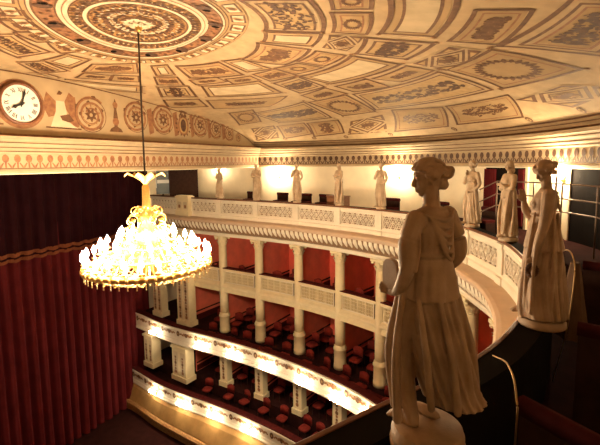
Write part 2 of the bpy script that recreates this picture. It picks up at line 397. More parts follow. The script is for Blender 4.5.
# border: bead lines and studs
def contour(rho0, rho1, m, off, a0=-205, a1=25, n=200):
    rows = []
    for rho in (rho0, rho1):
        row = []
        for j in range(n + 1):
            a = math.radians(a0 + (a1 - a0) * j / n); r = Rt(a) * rho; row.append(P3(CU + r * math.cos(a), CV + r * math.sin(a), off))
        rows.append(row)
    cm.grid(rows, m)
contour(.962, .967, 'brown', .015); contour(.975, .978, 'brown', .015); contour(.988, .992, 'russet', .015)
def stud(u, v, r, m='brown'):
    for q, mm, o in ((r, m, .018), (r * .62, 'ceil', .03), (r * .3, 'brown', .036)):
        cm.add([P3(u + q * math.cos(t * PI / 5), v + q * math.sin(t * PI / 5), o) for t in range(10)], [tuple(range(10))], mm)
for t in (21, 14, 6.6, -1.4, -12.5, -28.3, -46.3, -58, -70, -90):
    for tt in {t, 180 - t}:
        a = math.radians(tt); r = Rt(a) * .945; stud(CU + r * math.cos(a), CV + r * math.sin(a), .13)
for k, q in PANELS:
    if k in ('blank', 'wreath', 'fan', 'big', 'fold'):
        c = Patch(q)
        for a, b in ((-.06, -.06), (1.06, -.06), (1.06, 1.06), (-.06, 1.06)):
            u, v = c.uv(a, b)
            if v < LV - .1 and math.hypot(u - 6.7, v - 7.7) > 2.9: stud(u, v, .06, 'russet')
# rosette round the chandelier hook
EL = [(0, 7.2, 8.05, .001, .001), (1, 7.09, 7.89, 1.13, 1.6), (2, 7.01, 7.86, 1.4, 2.11), (3, 6.93, 7.82, 1.58, 2.51), (4, 6.81, 7.78, 1.93, 3.02), (5, 6.78, 7.79, 2.08, 3.29), (6, 6.68, 7.7, 2.47, 3.71)]
def E(k, ph):
    c = [np.interp(k, [e[0] for e in EL], [e[i] for e in EL]) for i in (1, 2, 3, 4)]; g = math.radians(51)
    x, y = c[3] * math.cos(ph), c[2] * math.sin(ph); return c[0] + x * math.cos(g) - y * math.sin(g), c[1] + x * math.sin(g) + y * math.cos(g)
def eband(k0, k1, m, off, n=96, sub=2):
    cm.grid([[P3(*E(k0 + (k1 - k0) * i / sub, 2 * PI * j / n), off) for j in range(n)] for i in range(sub + 1)], m, closed_u=True)
eband(0.02, 1, 'ochre', .012, sub=4); eband(1, 2, 'ochre', .010); eband(2, 3, 'blank', .012); eband(3, 4, 'russet', .010, sub=3); eband(4, 5, 'ceil', .012); eband(5, 6.1, 'ceil', .011)
eband(.93, .97, 'brown', .022); eband(.97, 1.14, 'blank', .024); eband(1.14, 1.19, 'brown', .022); eband(.55, .60, 'blank', .020)
eband(1.96, 2.03, 'brown', .022); eband(2.45, 2.55, 'russet', .020); eband(2.95, 3.05, 'brown', .022)
eband(3.9, 4.0, 'brown', .022); eband(4.0, 4.3, 'blank', .026); eband(4.3, 4.45, 'brown', .022); eband(4.85, 5.0, 'brown', .022)
eband(5.98, 6.08, 'brown', .020)
def eblob(k, ph, r, m, off, asp=.5, rot=0.0):
    u0, v0 = E(k, ph); a = math.atan2(v0 - 7.8, u0 - 7) + rot; blob(lambda x, y: (u0 + x, v0 + y), 0, 0, r, a, m, off, asp)
rg = random.Random(3)
for k0, n, r, m in ((.28, 16, .10, 'brown'), (.42, 26, .085, 'dark'), (.50, 30, .06, 'blank'), (.68, 40, .085, 'brown'), (.82, 48, .07, 'dark'), (.76, 36, .05, 'blank'), (1.35, 56, .075, 'brown'), (1.6, 60, .06, 'dark'), (1.8, 60, .065, 'brown'), (1.5, 50, .04, 'blank'), (.2, 18, .08, 'dark'), (.62, 44, .07, 'dark'), (.88, 60, .05, 'brown'), (1.45, 64, .06, 'dark')):
    for j in range(n): eblob(k0 + rg.uniform(-.04, .04), 2 * PI * j / n + rg.uniform(-.03, .03), r, m, .03, .55, rg.uniform(-1, 1))
for j in range(12): eblob(3.5, 2 * PI * (j + .4) / 12, .20, 'dark', .03, .7); eblob(3.5, 2 * PI * (j + .4) / 12 + .07, .10, 'black', .034, .7)
for j in range(84): eblob(3.3 + .35 * (j % 2), 2 * PI * j / 84, .06, 'brown', .028, .6, 1)
for j in range(26):
    a0, a1 = 2 * PI * j / 26 + .03, 2 * PI * (j + 1) / 26 - .03
    def sq(i0, m, off, i1=0):
        e = i0; g = [(5.12 + e, a0 + e * .12), (5.12 + e, a1 - e * .12), (5.9 - e, a1 - e * .12), (5.9 - e, a0 + e * .12)]; cm.add([P3(*E(*q), off) for q in g], [(0, 1, 2, 3)], m)
    sq(0, 'brown', .016); sq(.11, 'blank', .020); eblob(5.5, (a0 + a1) / 2, .13, 'ochre', .026, .75); eblob(5.5, (a0 + a1) / 2, .08, 'brown', .030, .7)
ceiling = tag(cm.build('ceiling'), kind='structure')
roof = MB(); roof.box((CU, 6.2, H + 4.2), (34, 27, .2), 'wood'); tag(roof.build('trim_3'), kind='structure')
# flower at the hook
fl = empty('ceiling_rose', (7.25, 8.1, H + zc(7.25, 8.1)), 0, 'white petalled flower boss on the ceiling where the chandelier cord starts', 'ceiling rose')
pm = MB()
for ring, (r, z0, n) in enumerate(((.42, -.05, 10), (.24, -.12, 8))):
    for j in range(n):
        a = 2 * PI * (j + .5 * ring) / n; c, s = math.cos(a), math.sin(a); rows = []
        for q in range(6):
            t = q / 5; rad = .05 + (r - .05) * t; w = .10 * r / .42 * math.sin(PI * min(t * .9 + .08, 1)) + .008; zz = z0 - .10 * t + .13 * t * t
            rows.append([(rad * c - w * s, rad * s + w * c, zz + .02), (rad * c, rad * s, zz - .02), (rad * c + w * s, rad * s - w * c, zz + .02)])
        pm.grid(rows, 'blank')
pm.build('petal_cluster', fl); b = MB(); b.ball((0, 0, -.13), (.09, .09, .12), 'gold'); b.lathe((0, 0, -.08), [(.16, .0), (.19, .04), (.1, .1)], 'gold', 16); b.build('boss', fl, True)

# ---------------------------------------------------------------- outer wall, cornice, lunette wall
WP = [(19.5, 20.8), (20.0, 18.2), (20.3, 15.5), (20.28, 13.4)]
for d in range(16, -91, -8): a = math.radians(d); WP.append((CU + Rt(a) * math.cos(a), CV + Rt(a) * math.sin(a)))
WP = WP + [(2 * UC - u, v) for u, v in WP[::-1]][1:]
W = Curve(WP, 1)
wall = MB(); sweep(wall, W, 0, W.L, rect(.0, .25, -3.1, .85), 'plaster'); tag(wall.build('wall_back'), kind='structure')
CORN = [(.0, -.24), (-.10, -.24), (-.13, -.17), (-.10, -.11), (-.08, -.08), (-.09, .36), (-.16, .40), (-.18, .46), (-.26, .50), (-.28, .58), (-.36, .64), (-.40, .72), (-.46, .76), (-.46, .86), (.0, .86)]
def palmette(mb, fr, z0, h, w, m):
    """fr(x, z, o) -> point"""
    def poly(pts, o): mb.add([fr(x * w, z0 + z * h, o) for x, z in pts], [tuple(range(len(pts)))], m)
    poly([(-.07, 0), (.07, 0), (.09, .45), (-.09, .45)], .012)
    poly([(.30 * math.cos(t), .66 + .30 * math.sin(t)) for t in [2 * PI * k / 9 for k in range(9)]], .014)
    poly([(-.5, .0), (-.38, .0), (-.14, .34), (-.2, .4), (-.46, .16)], .012); poly([(.38, 0), (.5, 0), (.46, .16), (.2, .4), (.14, .34)], .012)
sW = W.near(20.28, 13.4)
co = MB(); sweep(co, W, sW - .1, W.L - sW + .1, CORN, 'cornice', closed=True)
n = int((W.L - 2 * sW) / .33)
for k in range(n):
    a = sW + (k + .5) * .33
    if a > W.near(9, -3.4) + 12: break
    def fr(x, z, o, a=a): p = W.at(a, -.088 - o); t = W.tan(a); return (p[0] + t[0] * x, p[1] + t[1] * x, H + z)
    palmette(co, fr, -.07, .42, .33, 'dark')
for z_, o_ in ((.43, -.185), (.54, -.285), (.68, -.405), (-.09, -.095)): sweep(co, W, sW, W.L - sW, [(o_ - .004, z_ - .014), (o_ - .004, z_ + .014)], 'brown', closed=False)
tag(co.build('trim_1'), kind='structure')
lw = MB()
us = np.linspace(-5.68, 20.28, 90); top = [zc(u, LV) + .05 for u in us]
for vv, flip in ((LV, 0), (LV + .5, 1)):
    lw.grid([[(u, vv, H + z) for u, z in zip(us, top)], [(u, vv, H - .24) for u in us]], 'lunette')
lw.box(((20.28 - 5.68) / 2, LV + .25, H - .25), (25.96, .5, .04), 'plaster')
# cornice across the lunette
co2 = MB(); co2.grid([[(u, LV + o, H + z) for o, z in CORN] for u in (-5.68, 20.2)], 'cornice', closed_u=True)
for k in range(int(25.8 / .33)):
    uu = 20.1 - (k + .5) * .33
    def fr(x, z, o, uu=uu): return (uu + x, LV - .088 - o, H + z)
    palmette(co2, fr, -.07, .42, .33, 'russet')
for z_, o_ in ((.42, .185), (.53, .285), (.67, .405), (-.09, .095)):
    co2.add([(-5.6, LV - o_ - .003, H + z_ - .012), (20.2, LV - o_ - .003, H + z_ - .012), (20.2, LV - o_ - .003, H + z_ + .012), (-5.6, LV - o_ - .003, H + z_ + .012)], [(0, 1, 2, 3)], 'brown')
tag(co2.build('trim_2'), kind='structure')
def disc(cx, cz, r0, r1, m, o, n=28, ax=1.0):
    rows = [[(cx + q * ax * math.cos(2 * PI * j / n), LV - o, H + cz + q * math.sin(2 * PI * j / n)) for j in range(n)] for q in (r1, max(r0, .001))]
    lw.grid(rows, m, closed_u=True)
def lpoly(pts, m, o): lw.add([(x, LV - o, H + z) for x, z in pts], [tuple(range(len(pts)))], m)
def leafy(cx, cz, r, n, m, o, ls=.07):
    for j in range(n):
        t = 2 * PI * j / n + .3; x, z = cx + r * math.cos(t), cz + r * math.sin(t)
        lpoly([(x + ls * q * math.cos(t + g), z + ls * q * math.sin(t + g)) for g, q in ((0, 1.3), (1.2, .6), (2.4, .8), (3.9, .8), (5.1, .6))], m, o)
def scroll(cx, cz, r):
    n = 54; rows = [[], []]
    for k in range(n + 1):
        t = k / n; g = 4.6 * PI * t + .8; rr = r * (1 - .68 * t); w = r * (.085 - .03 * t)
        for i, q in enumerate((rr + w, rr - w)): rows[i].append((cx + q * math.cos(g), LV - .011, H + cz + q * math.sin(g)))
        if k % 5 == 2: lpoly([(cx + (rr + r * .13 * a_) * math.cos(g + b_), cz + (rr + r * .13 * a_) * math.sin(g + b_)) for a_, b_ in ((.4, -.14), (1.3, -.02), (.9, .14), (.4, .2))], 'brown', .013)
    lw.grid(rows, 'russet'); disc(cx, cz, r * .94, r * .98, 'brown', .012); disc(cx, cz, r * .52, r * .56, 'panel', .012); leafy(cx, cz, r * .2, 7, 'brown', .013, r * .17); leafy(cx, cz, r * .52, 10, 'russet', .012, r * .08)
def lun_side(sg):
    X = lambda u: u if sg > 0 else 2 * 7.32 - u
    for (u, z, r) in ((9.67, 1.75, .62), (11.63, 1.84, .60), (13.04, 1.86, .62), (15.37, 1.82, .58), (16.54, 1.70, .50), (17.62, 1.55, .40), (18.4, 1.38, .24)): scroll(X(u), z, r)
    for a, b in ((8.9, 9.1), (12.28, 12.42), (13.7, 13.85), (14.75, 14.85), (15.95, 16.05), (17.05, 17.2)): lpoly([(X(a), 1.2), (X(b) + .1, 1.3), (X(b), 2.3), (X(a) - .1, 2.2)], 'russet', .009)
    c = X(10.68)                                      # candelabrum
    lpoly([(c - .3, 1.22), (c + .3, 1.22), (c + .22, 1.34), (c + .07, 1.42), (c + .10, 1.75), (c + .05, 2.05), (c + .09, 2.2), (c, 2.45), (c - .09, 2.2), (c - .05, 2.05), (c - .10, 1.75), (c - .07, 1.42), (c - .22, 1.34)], 'brown', .011)
    disc(c, 1.6, 0, .14, 'russet', .013); disc(c, 2.22, 0, .11, 'russet', .013)
    c = X(14.24); disc(c, 1.72, 0, .46, 'russet', .011, ax=.72); disc(c, 1.72, 0, .36, 'panel', .013, ax=.7); disc(c, 1.72, 0, .28, 'dark', .015, ax=.6); leafy(c, 2.24, .14, 8, 'brown', .013, .1); leafy(c, 1.72, .44, 14, 'brown', .016, .07)
    # seated winged figure on its plinth
    c = X(8.55); s_ = sg
    lpoly([(c - .48, .94), (c + .7, .94), (c + .7, 1.22), (c - .48, 1.22)], 'ceil_rib', .012); lpoly([(c - .50, 1.20), (c + .72, 1.20), (c + .72, 1.25), (c - .50, 1.25)], 'brown', .014)
    F = lambda pts, m, o: lpoly([(c + s_ * x, z) for x, z in pts], m, o)
    F([(-.05, 2.0), (-.42, 2.35), (-.50, 2.1), (-.52, 1.8), (-.40, 1.55), (-.2, 1.6)], 'russet', .012); F([(.12, 2.0), (.34, 2.42), (.5, 2.3), (.46, 1.9), (.3, 1.7)], 'russet', .012)
    F([(-.12, 2.1), (.16, 2.1), (.22, 1.75), (.2, 1.5), (.45, 1.32), (.62, 1.24), (-.35, 1.24), (-.25, 1.5), (-.15, 1.75)], 'blank', .014)
    F([(-.02, 1.62), (.3, 1.7), (.46, 1.5), (.3, 1.42), (.05, 1.48)], 'brown', .016); F([(-.05, 2.34), (.05, 2.38), (.13, 2.28), (.10, 2.14), (-.02, 2.12), (-.08, 2.22)], 'ceil_rib', .016); F([(-.09, 2.3), (0, 2.44), (.12, 2.38), (.05, 2.3)], 'brown', .018)
lun_side(1); lun_side(-1)
disc(7.32, 1.86, .56, .74, 'russet', .011)
# thin painted line following the ceiling edge
lw.grid([[(u, LV - .012, H + zc(u, LV) - q) for u in us] for q in (.06, .10)], 'brown')
lw.grid([[(u, LV - .012, H + z) for u in us] for z in (.88, .96)], 'russet')
tag(lw.build('wall_left'), kind='structure')
# clock
ck = empty('wall_clock', (7.32, LV - .02, H + 1.86), 0, 'round white wall clock with black roman numerals above the red stage curtain', 'clock')
def ywheel(mb, prof, m, n=40):                         # lathe about the -Y axis
    rows = [[(r * math.cos(2 * PI * j / n), -y, r * math.sin(2 * PI * j / n)) for j in range(n)] for r, y in prof]; mb.grid(rows, m, closed_u=True)
b = MB(); ywheel(b, [(.64, .0), (.64, .07), (.60, .10), (.555, .08), (.555, .04)], 'railwood'); b.build('rim', ck, True)
b = MB(); ywheel(b, [(.001, .045), (.30, .046), (.56, .045), (.56, .0)], 'clockface'); b.build('dial', ck)
b = MB()
def stroke(cx, cz, x0, z0, x1, z1, w, ang):
    L = math.hypot(x1 - x0, z1 - z0); nx, nz = -(z1 - z0) / L * w / 2, (x1 - x0) / L * w / 2; ca, sa = math.cos(ang), math.sin(ang); pts = []
    for x, z in ((x0 + nx, z0 + nz), (x1 + nx, z1 + nz), (x1 - nx, z1 - nz), (x0 - nx, z0 - nz)): pts.append((cx + x * ca - z * sa, -.052, cz + x * sa + z * ca))
    b.add(pts, [(0, 1, 2, 3)], 'ink')
NUM = ['XII', 'I', 'II', 'III', 'IIII', 'V', 'VI', 'VII', 'VIII', 'IX', 'X', 'XI']
for k, s_ in enumerate(NUM):
    a = PI / 2 - k * PI / 6; cx, cz = .42 * math.cos(a), .42 * math.sin(a); wd = {'I': .035, 'V': .075, 'X': .075}; tot = sum(wd[c] for c in s_); x = -tot / 2
    for c in s_:
        w = wd[c]; h = .065
        if c == 'I': stroke(cx, cz, x + w / 2, -h, x + w / 2, h, .020, a - PI / 2)
        if c == 'V': stroke(cx, cz, x + .008, h, x + w / 2, -h, .022, a - PI / 2); stroke(cx, cz, x + w - .008, h, x + w / 2, -h, .011, a - PI / 2)
        if c == 'X': stroke(cx, cz, x + .006, h, x + w - .006, -h, .022, a - PI / 2); stroke(cx, cz, x + w - .006, h, x + .006, -h, .011, a - PI / 2)
        x += w
b.build('numerals', ck)
def hand(name, ang, L, w, y):
    hb = MB(); ca, sa = math.cos(ang), math.sin(ang); pr = [(-.10, w * .6), (0, w), (L * .45, w * .8), (L * .7, w * 1.7), (L * .8, w * .7), (L, .004)]
    pts = [(x * ca - q * sa, -y, x * sa + q * ca) for x, q in pr] + [(x * ca + q * sa, -y, x * sa - q * ca) for x, q in pr[::-1]]
    hb.add(pts + [(p[0], -y + .01, p[2]) for p in pts], [tuple(range(12)), tuple(range(12, 24))[::-1]] + [(i, (i + 1) % 12, 12 + (i + 1) % 12, 12 + i) for i in range(12)], 'ink'); hb.build(name, ck)
hand('hour_hand', math.radians(207), .34, .035, .075); hand('minute_hand', math.radians(74), .48, .026, .09)
b = MB(); ywheel(b, [(.001, .105), (.045, .10), (.045, .05)], 'ink', 12); b.build('hub', ck)
# ---------------------------------------------------------------- posts and bays along the horseshoe
PS = [R.near(17.50, 13.85), R.near(17.20, 11.35), R.near(16.75, 8.95), R.near(16.24, 6.64), R.near(15.6, 4.6)]
sE = R.near(17.42, 16.35); s4 = R.near(12.35, 1.05); s3 = R.near(10.55, .07); s2 = R.near(5.15, -.25); s1 = R.near(2.70, .85); sM = R.near(7.9, -.4)
PS = [sE] + PS + [(PS[-1] + s4) / 2, s4, s3, sM, s2, s1, s1 + 2.4, s1 + 4.8]
END = 1.2
print('posts', [round(p, 2) for p in PS])
# gallery deck, slabs, box walls  (structure)
st = MB(); sweep(st, R, END, R.L - END, rect(-.06, 4.2, -3.08, -2.88), 'carpet', .6); tag(st.build('floor'), kind='structure')
st = MB(); sweep(st, R, .4, R.L - .4, rect(2.75, 2.95, -13.2, -2.9), 'redback', .6); tag(st.build('wall_rear'), kind='structure')
st = MB()
sweep(st, R, .4, R.L - .4, rect(.08, 2.76, -6.74, -6.56), 'carpet', .6)
sweep(st, R, .4, R.L - .4, rect(-.22, 2.76, -9.35, -9.17), 'carpet', .6)
tag(st.build('floor'), kind='structure')
st = MB(); sweep(st, PC, .2, PC.L - .2, rect(.05, 1.5, -9.98, -9.76), 'carpet', .6); sweep(st, R, .4, R.L - .4, rect(-.3, 2.76, -10.2, -9.4), 'velvetdark', .6); tag(st.build('floor'), kind='structure')
st = MB(); sweep(st, PC, .2, PC.L - .2, rect(-.38, 1.2, -13.3, -12.95), 'carpet', .6); sweep(st, R, .4, R.L - .4, rect(-.25, 2.76, -12.9, -12.25), 'carpet', .6); tag(st.build('floor'), kind='structure')
pw_n = 0
for i, s in enumerate(PS[:12]):
    for a, zz in ((s, None),):
        b = MB(); p, ang = frame_at(R, a, 1.52, 0)
        b.box((0, 0, -6.37), (2.6, .07, 6.6 - 1.0), 'red'); b.box((0, 0, -11.25), (2.6, .07, 2.1), 'red')
        for z in (-6.05, -8.62, -11.72): b.box((-.02, 0, z), (2.5, .13, .07), 'wood')
        for z in (-6.35, -9.0, -12.05): b.box((-.02, 0, z), (2.5, .10, .34), 'velvetdark')
        o = b.build('wall_partition', loc=(p[0], p[1], H), rz=ang); tag(o, kind='structure')

# ---------------------------------------------------------------- gallery balustrade
def lattice(s0, s1, z0, z1, off, kind):
    """pierced interlace panel between two posts"""
    b = MB(); L = s1 - s0; hh = z1 - z0
    n = max(3, int(L / .18)); back = 'backing' if kind == 'ring' else 'buffback'
    b.grid([[(*R.at(s0 + L * k / n, off + .05), H + z) for k in range(n + 1)] for z in (z0, z1)], back)
    b.grid([[(*R.at(s0 + L * k / n, off + .10), H + z) for k in range(n + 1)] for z in (z1, z0)], 'wood')
    def strip(fs, w, m='white', d=.0):
        """fs: list of (s, z) centre line"""
        for (a0, q0), (a1, q1) in zip(fs[:-1], fs[1:]):
            l = math.hypot(a1 - a0, q1 - q0) or 1; nx, nz = -(q1 - q0) / l * w / 2, (a1 - a0) / l * w / 2
            q = [(a0 + nx, q0 + nz), (a1 + nx, q1 + nz), (a1 - nx, q1 - nz), (a0 - nx, q0 - nz)]
            b.add([(*R.at(x, off + d), H + z) for x, z in q] + [(*R.at(x, off + d + .04), H + z) for x, z in q], [(0, 1, 2, 3), (0, 4, 5, 1), (1, 5, 6, 2), (2, 6, 7, 3), (3, 7, 4, 0)], m)
    mg = .045
    strip([(s0 + k * L / n, z0 + mg / 2) for k in range(n + 1)], mg); strip([(s0 + k * L / n, z1 - mg / 2) for k in range(n + 1)], mg)
    strip([(s0 + mg / 2, z0), (s0 + mg / 2, z1)], mg); strip([(s1 - mg / 2, z0), (s1 - mg / 2, z1)], mg)
    if kind == 'ring':
        c = hh / 2.0; m = max(2, round((L - .12) / (hh * .5))); st = (L - .12) / m
        for k in range(m):
            cx = s0 + .06 + st * (k + .5)
            for cz in (z0 + hh * .29, z0 + hh * .71):
                strip([(cx + st * .5 * math.cos(2 * PI * j / 8), cz + hh * .24 * math.sin(2 * PI * j / 8)) for j in range(9)], .030)
                strip([(cx + st * .22 * math.cos(2 * PI * j / 6), cz + hh * .10 * math.sin(2 * PI * j / 6)) for j in range(7)], .022)
            strip([(cx - st / 2, z0), (cx, z0 + hh / 2), (cx - st / 2, z1)], .026); strip([(cx + st / 2, z0), (cx, z0 + hh / 2), (cx + st / 2, z1)], .026)
    else:
        m = max(3, round(L / .42)); st = (L - .06) / m
        for k in range(m):
            x0 = s0 + .03 + st * k
            strip([(x0, z0), (x0, z1)], .06, 'column')
            for q in range(1, 5): strip([(x0 + st * q / 5, z0 + .05), (x0 + st * q / 5, z1 - .05)], .022, 'column')
            for q in (.25, .5, .75): strip([(x0, z0 + hh * q), (x0 + st, z0 + hh * q)], .022, 'column')
    return b
bal = empty('gallery_balustrade', (*R.at(PS[3]), H - 2.88), 0, 'white pierced balustrade with a dark handrail curving round the gallery below the ceiling', 'balustrade')
def child(b, name, parent, smooth=False):
    o = b.build(name, None, smooth); o.parent = parent; o.matrix_parent_inverse = Matrix.Translation(-parent.location) if parent.rotation_euler.z == 0 else parent.matrix_world.inverted(); return o
b = MB(); sweep(b, R, END, R.L - END, [(-.135, -1.90), (-.14, -1.86), (-.115, -1.84), (-.085, -1.845), (-.08, -1.90)], 'railwood', .25); tag(child(b, 'handrail', bal), 'reddish wooden handrail strip')
b = MB(); sweep(b, R, END, R.L - END, rect(-.10, .17, -1.915, -1.855), 'black', .25); tag(child(b, 'cap_pad', bal), 'black padded top')
b = MB(); sweep(b, R, END, R.L - END, [(-.11, -2.05), (-.13, -1.99), (-.11, -1.915), (.13, -1.915), (.13, -2.05)], 'white', .25); child(b, 'coping', bal)
b = MB(); sweep(b, R, END, R.L - END, [(-.14, -2.885), (-.14, -2.74), (-.10, -2.70), (-.10, -2.62), (.12, -2.62), (.12, -2.885)], 'white', .25); child(b, 'base_course', bal)
b = MB(); sweep(b, R, END, R.L - END, rect(.125, .15, -2.885, -1.915), 'black', .3); tag(child(b, 'inner_lining', bal), 'dark lining on the seating side')
allp = [END] + PS
for i, s in enumerate(PS):
    b = MB(); p, ang = frame_at(R, s, -.01, -2.4); w = .30
    b.box((p[0], p[1], H - 2.335), (.27, w, .60), 'white', ang); b.box((*R.at(s, -.02), H - 2.80), (.31, w + .06, .17), 'white', ang); b.box((*R.at(s, -.02), H - 1.98), (.30, w + .05, .12), 'white', ang)
    child(b, 'post', bal)
for a, c in zip(allp[:-1], allp[1:]):
    half = (c - a) / 2
    if c - a > 3.3: segs = [(a + .17, a + half - .03), (a + half + .03, c - .17)]
    else: segs = [(a + .17, c - .17)]
    for q0, q1 in segs: child(lattice(q0, q1, -2.62, -2.05, -.10, 'ring'), 'lattice_panel', bal)
# projecting ledge and leaf frieze
gl = empty('gallery_cornice', (*R.at(PS[3], -.3), H - 3.1), 0, 'projecting rose-tinted ledge with an acanthus leaf frieze under the gallery balustrade', 'cornice')
b = MB(); sweep(b, R, END, R.L - END, [(.20, -2.885), (-.52, -2.90), (-.60, -2.92), (-.64, -2.97), (-.60, -3.04), (-.56, -3.10), (.2, -3.10)], 'pink', .25); child(b, 'ledge', gl)
b = MB(); sweep(b, R, END, R.L - END, [(-.53, -3.10), (-.50, -3.2), (-.30, -3.55), (-.16, -3.66), (.2, -3.66), (.2, -3.10)], 'backing', .25); child(b, 'frieze_ground', gl)
b = MB(); sweep(b, R, END, R.L - END, [(-.20, -3.66), (-.22, -3.70), (-.20, -3.76), (-.16, -3.84), (.28, -3.84), (.28, -3.66)], 'white', .25); child(b, 'architrave', gl)
b = MB(); k = 0; a = END
while a < R.L - END:
    P = lambda x, q, o: (lambda z, off: (*R.at(a + x, off - o), H + z))(-3.11 - .52 * q, -.52 + .34 * q ** 1.4)
    w = .115; pts = [P(-w * .7, 0, .02), P(w * .7, 0, .02), P(w * .95, .30, .05), P(w * .6, .62, .05), P(0, .80, .06), P(-w * .6, .62, .05), P(-w * .95, .30, .05), P(0, .4, .10)]
    b.add(pts, [(7, i, (i + 1) % 7) for i in range(7)], 'white')
    b.add([P(x, q, .02) for x, q in ((-.02 - w, .75), (-w - .02, 1), (w + .02, 1), (w + .02, .75), (.06, .9), (-.06, .9))], [(0, 1, 5), (2, 3, 4), (1, 2, 4, 5)], 'white')
    k += 1; a += .27
child(b, 'acanthus_leaves', gl).__setitem__('kind', 'stuff')

# ---------------------------------------------------------------- giant columns
def column_proto():
    e = empty('column', (0, 0, 0))
    b = MB(); b.lathe((0, 0, 0), [(.225, -8.15), (.232, -7.6), (.228, -6.2), (.205, -4.32)], 'column', 32, flute=16, fa=.035); b.build('shaft', e, True)
    b = MB(); b.lathe((0, 0, 0), [(.29, -9.17), (.29, -8.98), (.275, -8.95), (.27, -8.32), (.30, -8.29), (.30, -8.22), (.26, -8.19), (.265, -8.12), (.23, -8.08)], 'column', 28); b.build('base', e, True)
    b = MB(); b.lathe((0, 0, 0), [(.21, -4.34), (.235, -4.31), (.21, -4.28), (.215, -4.1), (.26, -3.97), (.30, -3.93)], 'column', 24)
    for ring, (z0, n, h) in enumerate(((-4.28, 10, .15), (-4.14, 10, .17))):
        for j in range(n):
            t = 2 * PI * (j + .5 * ring) / n; c, s = math.cos(t), math.sin(t); rows = []
            for q in range(4):
                rr = .215 + (.015, .03, .065, .10)[q]; zz = z0 + h * (0, .5, .9, .85)[q]; w = (.06, .06, .045, .02)[q]
                rows.append([(rr * c - w * s, rr * s + w * c, zz), (rr * c * 1.06, rr * s * 1.06, zz), (rr * c + w * s, rr * s - w * c, zz)])
            b.grid(rows, 'column')
    for x in (-1, 1):
        for y in (-1, 1): b.ball((x * .24, y * .24, -3.99), (.07, .07, .07), 'column', 8, 6)
    b.box((0, 0, -3.885), (.62, .62, .085), 'column'); b.build('capital', e)
    b = MB(); b.box((0, 0, -9.47), (.60, .60, .60), 'velvetdark'); b.build('plinth', e); return e
col0 = column_proto()
ordn = ['first', 'second', 'third', 'fourth', 'fifth', 'sixth', 'seventh', 'eighth', 'ninth', 'tenth', 'eleventh', 'twelfth']
CL = {1: 'cream giant column rising through both upper box tiers, next to the ornamented pier', 2: 'second cream giant column counting from the ornamented pier', 3: 'middle one of the five cream giant columns in full view', 4: 'fourth cream giant column from the ornamented pier, second before the large statue',
      5: 'cream giant column beside the tablet held by the large statue', 6: 'cream giant column hidden behind the large statue', 7: 'cream giant column under the pale statue at the dark doorway', 8: 'cream giant column under the statue with folded arms',
      9: 'cream giant column at the back of the horseshoe under the bare gallery post', 10: 'cream giant column under the statue that looks down'}
first = True
for i in range(1, 11):
    c = col0 if first else copy_tree(col0); first = False; p, ang = frame_at(R, PS[i], .08, 0)
    c.location = p; c.rotation_euler = (0, 0, ang); tag(c, CL[i], 'column', 'giant columns between the boxes')
# mid-height parapet of the upper boxes: one run per bay
mp = empty('box_parapet', (*R.at(PS[3], .1), H - 6.6), 0, 'cream lattice parapet running between the giant columns at half their height', 'parapet')
b = MB(); sweep(b, R, .4, R.L - 2, [(-.10, -6.66), (-.14, -6.60), (-.14, -6.54), (-.08, -6.44), (-.08, -6.36), (.14, -6.36), (.14, -6.66)], 'column', .3); child(b, 'lower_moulding', mp)
b = MB(); sweep(b, R, .4, R.L - 2, [(-.10, -5.72), (-.12, -5.64), (-.10, -5.60), (.16, -5.60), (.16, -5.72)], 'column', .3); child(b, 'coping', mp)
b = MB(); sweep(b, R, .4, R.L - 2, rect(-.10, .2, -5.60, -5.55), 'velvetdark', .3); tag(child(b, 'armrest', mp), 'dark red padded armrest')
b = MB(); sweep(b, R, .4, R.L - 2, [(-.10, -6.90), (-.06, -6.66), (.2, -6.66), (.2, -6.90)], 'column', .3); child(b, 'lintel', mp)
bays = [.5] + PS[:12]
for a, c in zip(bays[:-1], bays[1:]): child(lattice(a + .24, c - .24, -6.36, -5.72, -.07, 'grid'), 'lattice_panel', mp)

# ---------------------------------------------------------------- ornamented piers by the stage
def pier(name, s, cv, off, w, d, z0, z1, label, orn=True):
    p, ang = frame_at(cv, s, off, 0); e = empty(name, (p[0], p[1], H + z0), ang, label, 'pier'); h = z1 - z0
    b = MB(); b.box((0, 0, .14), (d + .12, w + .12, .28), 'column'); b.build('foot_moulding', e); b = MB(); b.box((0, 0, h - .10), (d + .12, w + .12, .12), 'column'); b.build('head_moulding', e)
    b = MB(); b.box((0, 0, h / 2), (d, w, h), 'column')
    if orn:
        for yy in ([-w * .25, w * .25] if w > .75 else [0]):
            b.add([(-d / 2 - .006, yy + x, z) for x, z in ((-w * .16, .4), (w * .16, .4), (w * .16, h - .35), (-w * .16, h - .35))], [(0, 3, 2, 1)], 'blank')
            for k in range(int((h - .9) / .17)):
                z = .52 + k * .17; r = .075 + .03 * ((k * 7) % 3 == 0)
                b.add([(-d / 2 - .012, yy + r * math.cos(t) * .9, z + r * math.sin(t)) for t in [2 * PI * q / 7 for q in range(7)]], [tuple(range(7))[::-1]], 'brown' if k % 2 else 'russet')
    b.build('shaft', e)
    return e
pier('gallery_pier', sE, R, -.30, 1.0, .5, -9.17, -3.84, 'tall ornamented cream pier between the stage boxes and the first column')
pier('stage_pier', R.near(17.6, 18.9), R, -.25, .8, .45, -9.17, -3.84, 'ornamented cream pier directly beside the stage curtain, upper tiers')
pier('top_pier', sE, R, -.14, .95, .36, -2.88, -1.75, 'short white pier with painted ornament ending the gallery balustrade')
